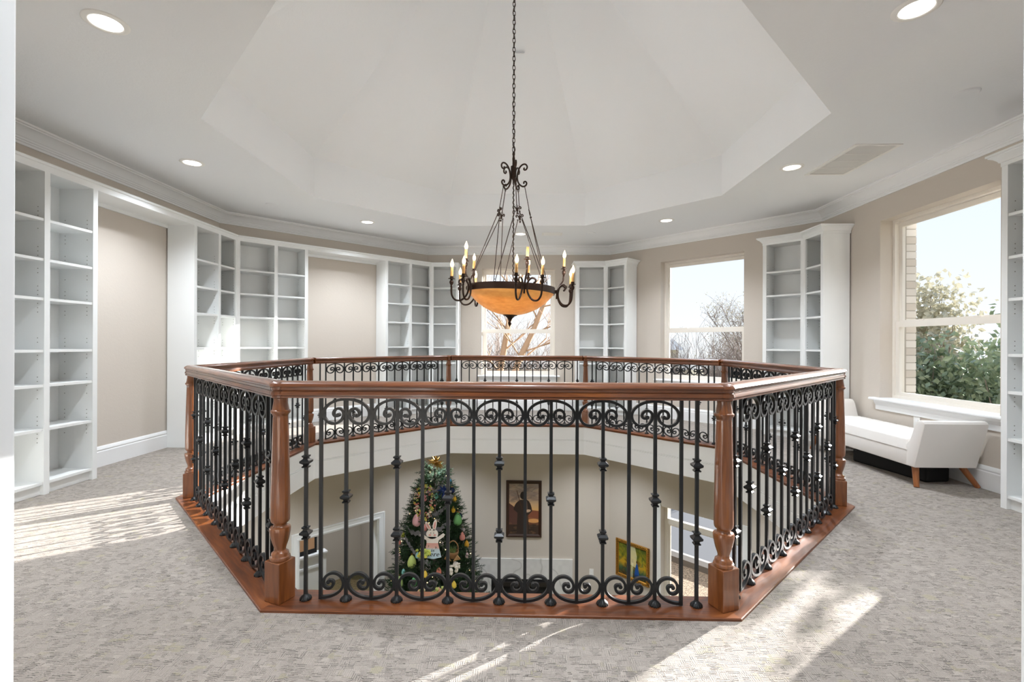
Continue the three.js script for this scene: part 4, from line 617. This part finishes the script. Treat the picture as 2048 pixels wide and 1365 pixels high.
{ // bunny sign
  const p = onTree(0.06, -1.58, 0.07), g = thing('bunny_sign', 'flat white bunny sign reading is here, hung on the tree', 'sign', p.toArray());
  const S = (pts) => new THREE.Shape(pts.map(([x, y]) => new THREE.Vector2(x, y))), ex = (s, d = 0.008) => new THREE.ExtrudeGeometry(s, { depth: d, bevelEnabled: false, curveSegments: 16 }).translate(p.x, p.y, p.z);
  const el = (x, y, a, b, rot = 0) => { const s = new THREE.Shape(); s.absellipse(x, y, a, b, 0, Math.PI * 2, false, rot); return s; };
  const white = flat(0xeee7e1, 0.7), pink = flat(0xe7a9a2, 0.7);
  part('head', [ex(el(0, 0.115, 0.082, 0.068))], white, g); part('ear', [ex(el(0.035, 0.235, 0.026, 0.075, -0.15))], white, g); part('ear', [ex(el(-0.055, 0.222, 0.024, 0.066, 0.55))], white, g);
  part('inner_ear', [ex(el(0.035, 0.235, 0.013, 0.05, -0.15), 0.0095)], pink, g); part('inner_ear', [ex(el(-0.055, 0.222, 0.012, 0.042, 0.55), 0.0095)], pink, g);
  part('arms', [ex(S([[-0.17, 0.1], [-0.155, 0.07], [-0.08, 0.03], [-0.075, -0.02], [0.08, -0.02], [0.09, 0.03], [0.155, 0.075], [0.175, 0.105], [0.15, 0.125], [0.08, 0.075], [-0.075, 0.075], [-0.15, 0.12]]))], white, g);
  const bt = canvasTex(256, 256, (c) => { const q = c.createLinearGradient(0, 0, 0, 256); q.addColorStop(0, '#e2a59c'); q.addColorStop(0.28, '#e6b9b0'); q.addColorStop(0.4, '#cfe0ea'); q.addColorStop(1, '#bcd7e6'); c.fillStyle = q; c.fillRect(0, 0, 256, 256); c.fillStyle = '#20242a'; c.textAlign = 'center'; c.font = 'italic bold 64px serif'; c.fillText('is', 128, 140); c.font = 'italic bold 84px serif'; c.fillText('here', 128, 212); });
  const dress = ex(S([[-0.075, -0.01], [0.08, -0.01], [0.125, -0.2], [0.02, -0.225], [-0.11, -0.21]]), 0.009), dp = dress.attributes.position, du = dress.attributes.uv; for (let i = 0; i < dp.count; i++) du.setXY(i, (dp.getX(i) - p.x + 0.115) / 0.24, (dp.getY(i) - p.y + 0.225) / 0.215);
  part('dress', [dress], std({ map: bt, roughness: 0.7 }), g, { keepUV: true });
  part('cheek', [ex(el(-0.03, 0.1, 0.018, 0.013), 0.0095)], pink, g); part('cheek', [ex(el(0.035, 0.1, 0.018, 0.013), 0.0095)], pink, g); part('eye', [ex(el(-0.018, 0.128, 0.005, 0.006), 0.0098)], M.black, g); part('eye', [ex(el(0.02, 0.128, 0.005, 0.006), 0.0098)], M.black, g);
}
{ // mesh ribbon, wreath, poinsettia, basket, flower sprays
  const ribM = phy({ color: 0x77777a, roughness: 0.6, transmission: 0.25, thickness: 0 }), rib = (name, label, pts, w) => { const c = new THREE.CatmullRomCurve3(pts.map(([x, y]) => onTree(x, y, 0.035))), n = 40, A = [], B = []; for (let k = 0; k <= n; k++) { const q = c.getPoint(k / n); A.push(q.clone().add(V(0, w / 2 + 0.012 * Math.sin(k * 1.3), 0.008 * Math.sin(k)))); B.push(q.clone().add(V(0, -w / 2 + 0.012 * Math.sin(k * 1.7), 0.01))); } const pos = []; for (let k = 0; k < n; k++) for (const t of [A[k], B[k], B[k + 1], A[k], B[k + 1], A[k + 1]]) pos.push(t.x, t.y, t.z); const q = new THREE.BufferGeometry(); q.setAttribute('position', new THREE.Float32BufferAttribute(pos, 3)); q.computeVertexNormals(); const m = part(name, [q], ribM, scene); tag(m, label, 'ribbon', 'mesh ribbons on the tree'); };
  rib('mesh_ribbon', 'grey mesh ribbon swag just under the star', [[-0.24, -0.85], [-0.15, -0.95], [0.02, -0.98], [0.14, -0.88], [0.19, -0.75]], 0.07);
  rib('mesh_ribbon', 'grey mesh ribbon swag behind the bunny ears', [[-0.42, -1.5], [-0.2, -1.5], [0.05, -1.47], [0.28, -1.38]], 0.06);
  rib('mesh_ribbon', 'grey mesh ribbon swag falling beside the bunny dress', [[-0.36, -1.6], [-0.25, -1.68], [-0.1, -1.8], [0.05, -1.86]], 0.06);
  rib('mesh_ribbon', 'grey mesh ribbon swag beside the flower wreath', [[0.03, -1.27], [0.14, -1.22], [0.25, -1.12]], 0.06);
  const r = rng(21), cols = [0xd9c9b0, 0xc98f86, 0xe2d7c0, 0xb7c46a, 0xd9c35a, 0xcf7f74].map((c) => flat(c, 0.7));
  const spray = (name, label, cat, list, n, spread, mm, size) => { const p0 = onTree(list[0], list[1], 0.05), g = thing(name, label, cat, p0.toArray()); const gs = mm.map(() => []); for (let k = 0; k < n; k++) { const q = spread(k / n, r); const w = onTree(list[0] + q[0], list[1] + q[1], 0.02 + 0.05 * r()); gs[k % mm.length].push(new THREE.IcosahedronGeometry(size * (0.6 + 0.8 * r()), 0).translate(w.x, w.y, w.z)); } gs.forEach((x, k) => { if (x.length) part('blossoms', x, mm[k], g, { kind: 'stuff' }); }); return g; };
  spray('flower_wreath', 'oval wreath of small pastel berries and blossoms high on the tree', 'wreath', [-0.1, -1.1], 210, (t, q) => { const k = 0.55 + 0.5 * q(); return [Math.cos(t * 6.283 * 5) * 0.16 * k, Math.sin(t * 6.283 * 5) * 0.23 * k]; }, cols, 0.0125);
  spray('flower_spray', 'spray of yellow and lime silk flowers below the bunny sign', 'flowers', [-0.06, -1.72], 26, (t, q) => [(q() - 0.5) * 0.2, (q() - 0.5) * 0.12], [flat(0xd7cf5a), flat(0xb9c860)], 0.026);
  spray('flower_spray', 'spray of white blossoms at the lower tree edge', 'flowers', [0.36, -1.95], 24, (t, q) => [(q() - 0.5) * 0.12, (q() - 0.5) * 0.12], [flat(0xe9e2d8)], 0.022);
  spray('flower_spray', 'cream and peach flowers at the bottom of the tree', 'flowers', [0.08, -2.2], 40, (t, q) => [(q() - 0.5) * 0.36, (q() - 0.5) * 0.12], [flat(0xe4d3bb), flat(0xd9a98c), flat(0xb4be6e)], 0.024);
  { const p = onTree(0.18, -0.96, 0.05), g = thing('blue_poinsettia', 'royal blue glitter poinsettia near the tree top', 'flower', p.toArray()); for (let k = 0; k < 9; k++) part('petal', [new THREE.ConeGeometry(0.034, 0.12, 4).scale(1, 1, 0.25).translate(0, 0.06, 0).rotateX(0.5).rotateZ(k * 0.698).translate(p.x, p.y, p.z)], flat(0x14306e, 0.35), g); }
  { const p = onTree(0.34, -1.74, 0.1), g = thing('twig_basket', 'small twig basket with handle and burlap bow on the tree', 'basket', p.toArray()), bm = flat(0x8d6a48, 0.9); part('bowl', [lathe([[0.0001, -0.06], [0.05, -0.06], [0.075, 0], [0.08, 0.03], [0.07, 0.03]], 14).translate(p.x, p.y, p.z)], bm, g); part('handle', [tube([V(-0.07, 0.02, 0), V(-0.06, 0.12, 0), V(0, 0.17, 0), V(0.06, 0.12, 0), V(0.07, 0.02, 0)].map((q) => q.add(p)), 0.008, 24, 5)], bm, g); for (const s of [-1, 1]) part('bow_loop', [new THREE.ConeGeometry(0.04, 0.1, 5).scale(1, 1, 0.3).rotateZ(s * 2.2).translate(p.x + s * 0.05, p.y - 0.05, p.z + 0.07)], flat(0xa78257, 0.95), g); part('grass_filling', Array.from({ length: 24 }, (_, k) => new THREE.ConeGeometry(0.004, 0.11, 3).translate(0, 0.05, 0).rotateZ((r() - 0.5) * 1.2).rotateX((r() - 0.5) * 1.2).translate(p.x + (r() - 0.5) * 0.1, p.y + 0.02, p.z + (r() - 0.5) * 0.1)), flat(0x5d7d3a), g, { kind: 'stuff' }); }
}
{ const p = wp(135, 0.2, 0, 4.5); downlight(p.x, p.z, -0.72, 'added light brightening the small hall beyond the lower doorway', ADDED_LOWER_LIGHT * 0.8); }  // unseen lamp added because the hall came out dark
for (let k = 0; k < 8; k++) { const a = (k * 45 + 22.5) * DEG; downlight(Math.cos(a) * 3.0, -Math.sin(a) * 3.0, LOWC, 'added light hidden in the ceiling to brighten the storey below', ADDED_LOWER_LIGHT, 'added lights of the storey below'); }  // unseen ring of lamps added to brighten the lower room

// ------------------------------------------------------------------ outside
struct('ground', [box(120, 0.2, 120, 10, -3.45, -20)], M.lawn, 'dry winter lawn around the house', 'ground');
{ const q = (a, b, y) => wbox(45, -6, 6, -3.4, y, a, b);
  tag(part('gravel_bed', [q(4.0, 6.1, -3.32)], M.gravel, scene), 'tan gravel bed outside the lower window', 'gravel', null, 'stuff');
  struct('kerb', [q(6.1, 6.32, -3.2)], M.kerbBrick, 'dark edging kerb beyond the gravel bed', 'kerb'); struct('path', [q(6.32, 6.62, -3.3)], M.concrete, 'pale concrete strip beyond the kerb', 'path'); struct('road', [q(6.62, 13, -3.32)], M.asphalt, 'grey driveway beyond the concrete strip', 'road'); }
function grow(gs, p, d, len, rad, depth, r, o) {
  const n = 3; let a = p.clone(), dir = d.clone();
  for (let k = 0; k < n; k++) {
    const b = a.clone().add(dir.clone().multiplyScalar(len / n)), r0 = lerp(rad, rad * o.taper, k / n), r1 = lerp(rad, rad * o.taper, (k + 1) / n);
    gs.push(bar(a, b, r0, r1, rad > 0.03 ? 7 : 3)); a = b; dir.add(V((r() - 0.5) * o.wob, (r() - 0.5) * o.wob + o.up, (r() - 0.5) * o.wob)).normalize();
    if (depth > 0) for (let c = 0; c < o.kids; c++) if (r() < o.p) { const nd = dir.clone().add(V((r() - 0.5) * o.spread, (r() - 0.3) * o.spread * 0.8, (r() - 0.5) * o.spread)).normalize(); grow(gs, a, nd, len * o.shrink * (0.7 + 0.6 * r()), r1 * o.thin, depth - 1, r, o); }
  }
  if (depth === 0 && o.tips) o.tips.push(a);
  return a;
}
{ // leafless tree outside the far window: two leaning trunks
  const g = thing('bare_tree', 'leafless tan tree close outside the chandelier window', 'tree', [-0.8, -3.3, -9.6]), r = rng(101), o = { taper: 0.72, wob: 0.22, up: 0.02, kids: 2, p: 0.62, spread: 1.5, shrink: 0.62, thin: 0.6 };
  const trunk = (pts, r0, r1) => { const gs = []; for (let i = 0; i + 1 < pts.length; i++) gs.push(bar(V(...pts[i]), V(...pts[i + 1]), lerp(r0, r1, i / (pts.length - 1)), lerp(r0, r1, (i + 1) / (pts.length - 1)), 10)); return gs; };
  part('trunk', trunk([[-0.95, -3.3, -9.6], [-0.7, -0.6, -9.6], [-0.6, 0.36, -9.6], [-0.4, 1.5, -9.6], [-0.2, 2.6, -9.7], [0.3, 3.9, -9.8]], 0.13, 0.06), M.barkTan, g);
  part('trunk', trunk([[-0.8, -3.3, -9.5], [-0.35, -0.2, -9.5], [-0.05, 0.66, -9.5], [0.35, 1.5, -9.5], [0.75, 2.5, -9.6], [1.5, 3.8, -9.7]], 0.12, 0.05), M.barkTan, g);
  const br = []; for (const [x, y, z, dx, dy] of [[-0.62, 0.3, -9.6, -0.7, 0.8], [-0.5, 0.9, -9.6, 0.8, 0.7], [-0.4, 1.5, -9.6, -0.7, 1], [-0.3, 2.1, -9.6, 0.7, 0.8], [0.0, 0.7, -9.5, -0.6, 1], [0.3, 1.4, -9.5, 0.9, 0.4], [0.5, 1.8, -9.5, -0.5, 1], [0.75, 2.5, -9.6, 0.4, 1], [-0.2, 2.6, -9.7, -0.6, 1], [0.1, 0.9, -9.5, 0.9, 0.3], [-0.6, 0.6, -9.6, -1, 0.4], [0.6, 2.2, -9.5, 1, 0.2], [-0.1, 0.5, -9.5, 0.9, 0.9]]) grow(br, V(x, y, z), V(dx, dy, (r() - 0.5) * 0.8).normalize(), 1.2, 0.028, 3, r, o);
  part('branches', br, M.barkTan, g, { kind: 'stuff' });
}
{ // tree in the middle window: a rounded crown of fine twigs
  const r = rng(202), B = [11.5, -3.3, -20], g = thing('garden_tree', 'fine-branched pale tree outside the middle window', 'tree', B), gs = [], tw = [], tips = [], C = V(11.6, 0.9, -20), root = V(11.5, -1.0, -20);
  part('trunk', [bar(V(...B), root, 0.16, 0.13, 9)], M.barkGrey, g);
  for (let k = 0; k < 34; k++) { const d = V((r() - 0.5) * 2, r() * 1.5 - 0.35, (r() - 0.5) * 2).normalize(), e = C.clone().add(d.multiply(V(2.7, 3.3, 2.4)).multiplyScalar(0.75 + 0.25 * r())), m = root.clone().lerp(e, 0.5).add(V(0, 0.35, 0)); gs.push(bar(root, m, 0.05, 0.03, 5), bar(m, e, 0.03, 0.008, 4)); for (let i = 0; i < 26; i++) { const p = (r() < 0.5 ? m.clone().lerp(e, r()) : root.clone().lerp(e, 0.4 + 0.6 * r())), q = p.clone().add(V((r() - 0.5) * 1.5, 0.1 + r() * 0.8, (r() - 0.5) * 1.5)); tw.push(bar(p, q, 0.011, 0.004, 3)); for (let j = 0; j < 2; j++) { const u = p.clone().lerp(q, 0.4 + 0.6 * r()), v = u.clone().add(V((r() - 0.5) * 0.7, r() * 0.5, (r() - 0.5) * 0.7)); tw.push(bar(u, v, 0.006, 0.003, 3)); tips.push(v); } } }
  part('branches', gs, M.barkGrey, g, { kind: 'stuff' }); part('twigs', tw, M.twig, g, { kind: 'stuff' });
  leaves(g, B, tips, 5200, 0.3, 0.075, M.leafPale, r);
}
function leaves(g, base, tips, n, spread, size, mat, r) {
  const q = new THREE.BufferGeometry(); q.setAttribute('position', new THREE.Float32BufferAttribute([0, 0, 0, 0.32, 0.5, 0.06, 0, 1, 0, 0, 0, 0, 0, 1, 0, -0.32, 0.5, 0.06], 3)); q.computeVertexNormals(); prep(q);
  const im = new THREE.InstancedMesh(q, mat, n), o = new THREE.Object3D();
  for (let k = 0; k < n; k++) { const t = tips[Math.floor(r() * tips.length)]; o.position.set(t.x - base[0] + (r() - 0.5) * spread, t.y - base[1] + (r() - 0.5) * spread, t.z - base[2] + (r() - 0.5) * spread); o.rotation.set(r() * 6, r() * 6, r() * 6); o.scale.setScalar(size * (0.6 + 0.8 * r())); o.updateMatrix(); im.setMatrixAt(k, o.matrix); }
  im.name = 'foliage'; im.userData.kind = 'stuff'; finish(im); g.add(im);
}
{ // broad-leaved evergreen outside the bench window
  const r = rng(303);
  const bush = (label, x, z, cx, cy, cz, n, mat, low) => {
    const g = thing('evergreen_shrub', label, 'shrub', [x, -3.3, z], 'evergreens outside the bench window'), gs = [], tips = [];
    for (let k = 0; k < 26; k++) { const e = V(x + (r() - 0.5) * 2 * cx, -3.3 + cy * (low + (1 - low) * Math.sqrt(r())), z + (r() - 0.5) * 2 * cz), dx = (e.x - x) / cx, dz = (e.z - z) / cz; e.y -= cy * 0.2 * (dx * dx + dz * dz); gs.push(bar(V(x, -3.3, z), e, 0.035, 0.008, 4)); for (let i = 0; i < 5; i++) { const b = e.clone().lerp(V(x, -1.5, z), 0.3 * r()); tips.push(b.add(V((r() - 0.5) * 0.6, (r() - 0.5) * 0.5, (r() - 0.5) * 0.6))); } }
    part('stems', gs, M.barkGrey, g, { kind: 'stuff' }); leaves(g, [x, -3.3, z], tips, n, 0.75, 0.11, mat, r);
  };
  bush('dark leafy evergreen at the brick edge outside the bench window', 7.3, -4.55, 0.75, 4.85, 0.8, 11000, M.leafDark, 0.35);
  bush('pale topped evergreen rising highest outside the bench window', 8.5, -6.0, 0.75, 6.35, 0.6, 5200, M.leafPale, 0.62);
  bush('lower dark evergreen outside the bench window beside the bookcase', 9.3, -4.9, 0.8, 4.6, 0.9, 11000, M.leafDark, 0.35);
  bush('evergreen nearest the house, at the picture edge outside the bench window', 7.6, -2.55, 0.75, 5.75, 0.85, 4000, M.leafDark, 0.45);
}
{ // thickets beyond the lawn
  const r = rng(404), list = [];
  for (let k = 0; k < 6; k++) list.push([-3.0 + k * 1.3, -15.4 - (k % 2) * 1.9, 4.9 + (k * 5 % 3) * 0.4, 'tangled leafless thicket behind the tan tree outside the chandelier window']);
  for (let k = 0; k < 6; k++) list.push([5.2 + k * 1.3, -14.6 - (k % 2) * 1.9, 4.5 + (k * 4 % 3) * 0.3, 'tangled leafless thicket low outside the middle window']);
  for (const [x, z, h, label] of list) {
    const g = thing('thicket', label, 'shrub', [x, -3.3, z], label.includes('tan tree') ? 'thicket behind the tan tree' : 'thicket outside the middle window'), gs = [], box3 = new THREE.Box3(V(x - 0.64, -3.3, z - 0.9), V(x + 0.64, 3, z + 0.9)), keep = (q) => box3.clampPoint(q, q);
    for (let i = 0; i < 190; i++) { let p = V(x + (r() - 0.5) * 1.2, -3.3, z + (r() - 0.5) * 1.2), d = V((r() - 0.5) * 0.4, 1, (r() - 0.5) * 0.4); const hh = h * (0.55 + 0.45 * r()), n = 5; for (let k = 0; k < n; k++) { const q = keep(p.clone().add(d.clone().multiplyScalar(hh / n))); if (q.distanceTo(p) < 0.02) break; gs.push(bar(p, q, 0.014 * (1 - k / n) + 0.005, 0.014 * (1 - (k + 1) / n) + 0.005, 3)); if (k > 0) { const s = keep(q.clone().add(V((r() - 0.5) * 1.1, 0.25 + r() * 0.5, (r() - 0.5) * 1.0))); if (s.distanceTo(q) > 0.03) gs.push(bar(q, s, 0.007, 0.004, 3)); } p = q; d.add(V((r() - 0.5) * 0.5, 0, (r() - 0.5) * 0.5)).normalize(); } }
    part('stems', gs, M.twig, g, { kind: 'stuff' });
  }
}
{ // pale house far off
  const g = thing('neighbour_house', 'pale distant house low in the middle window', 'house', [10.0, -3.3, -34]);
  part('walls', [box(3.4, 4, 4, 10.0, -1.3, -34)], flat(0xe6e2d8, 0.9), g); part('roof', [loft([V(8.0, 0.7, -31.6), V(8.0, 0.7, -36.4), V(8.0, 1.5, -34)], [V(12.0, 0.7, -31.6), V(12.0, 0.7, -36.4), V(12.0, 1.5, -34)])], flat(0xd2cfca, 0.9), g);
  for (const x of [9.2, 10.6]) part('window', [box(0.7, 1.0, 0.05, x, -0.6, -31.98)], flat(0x5e6870, 0.3), g);
}
renderer.render(scene, camera);
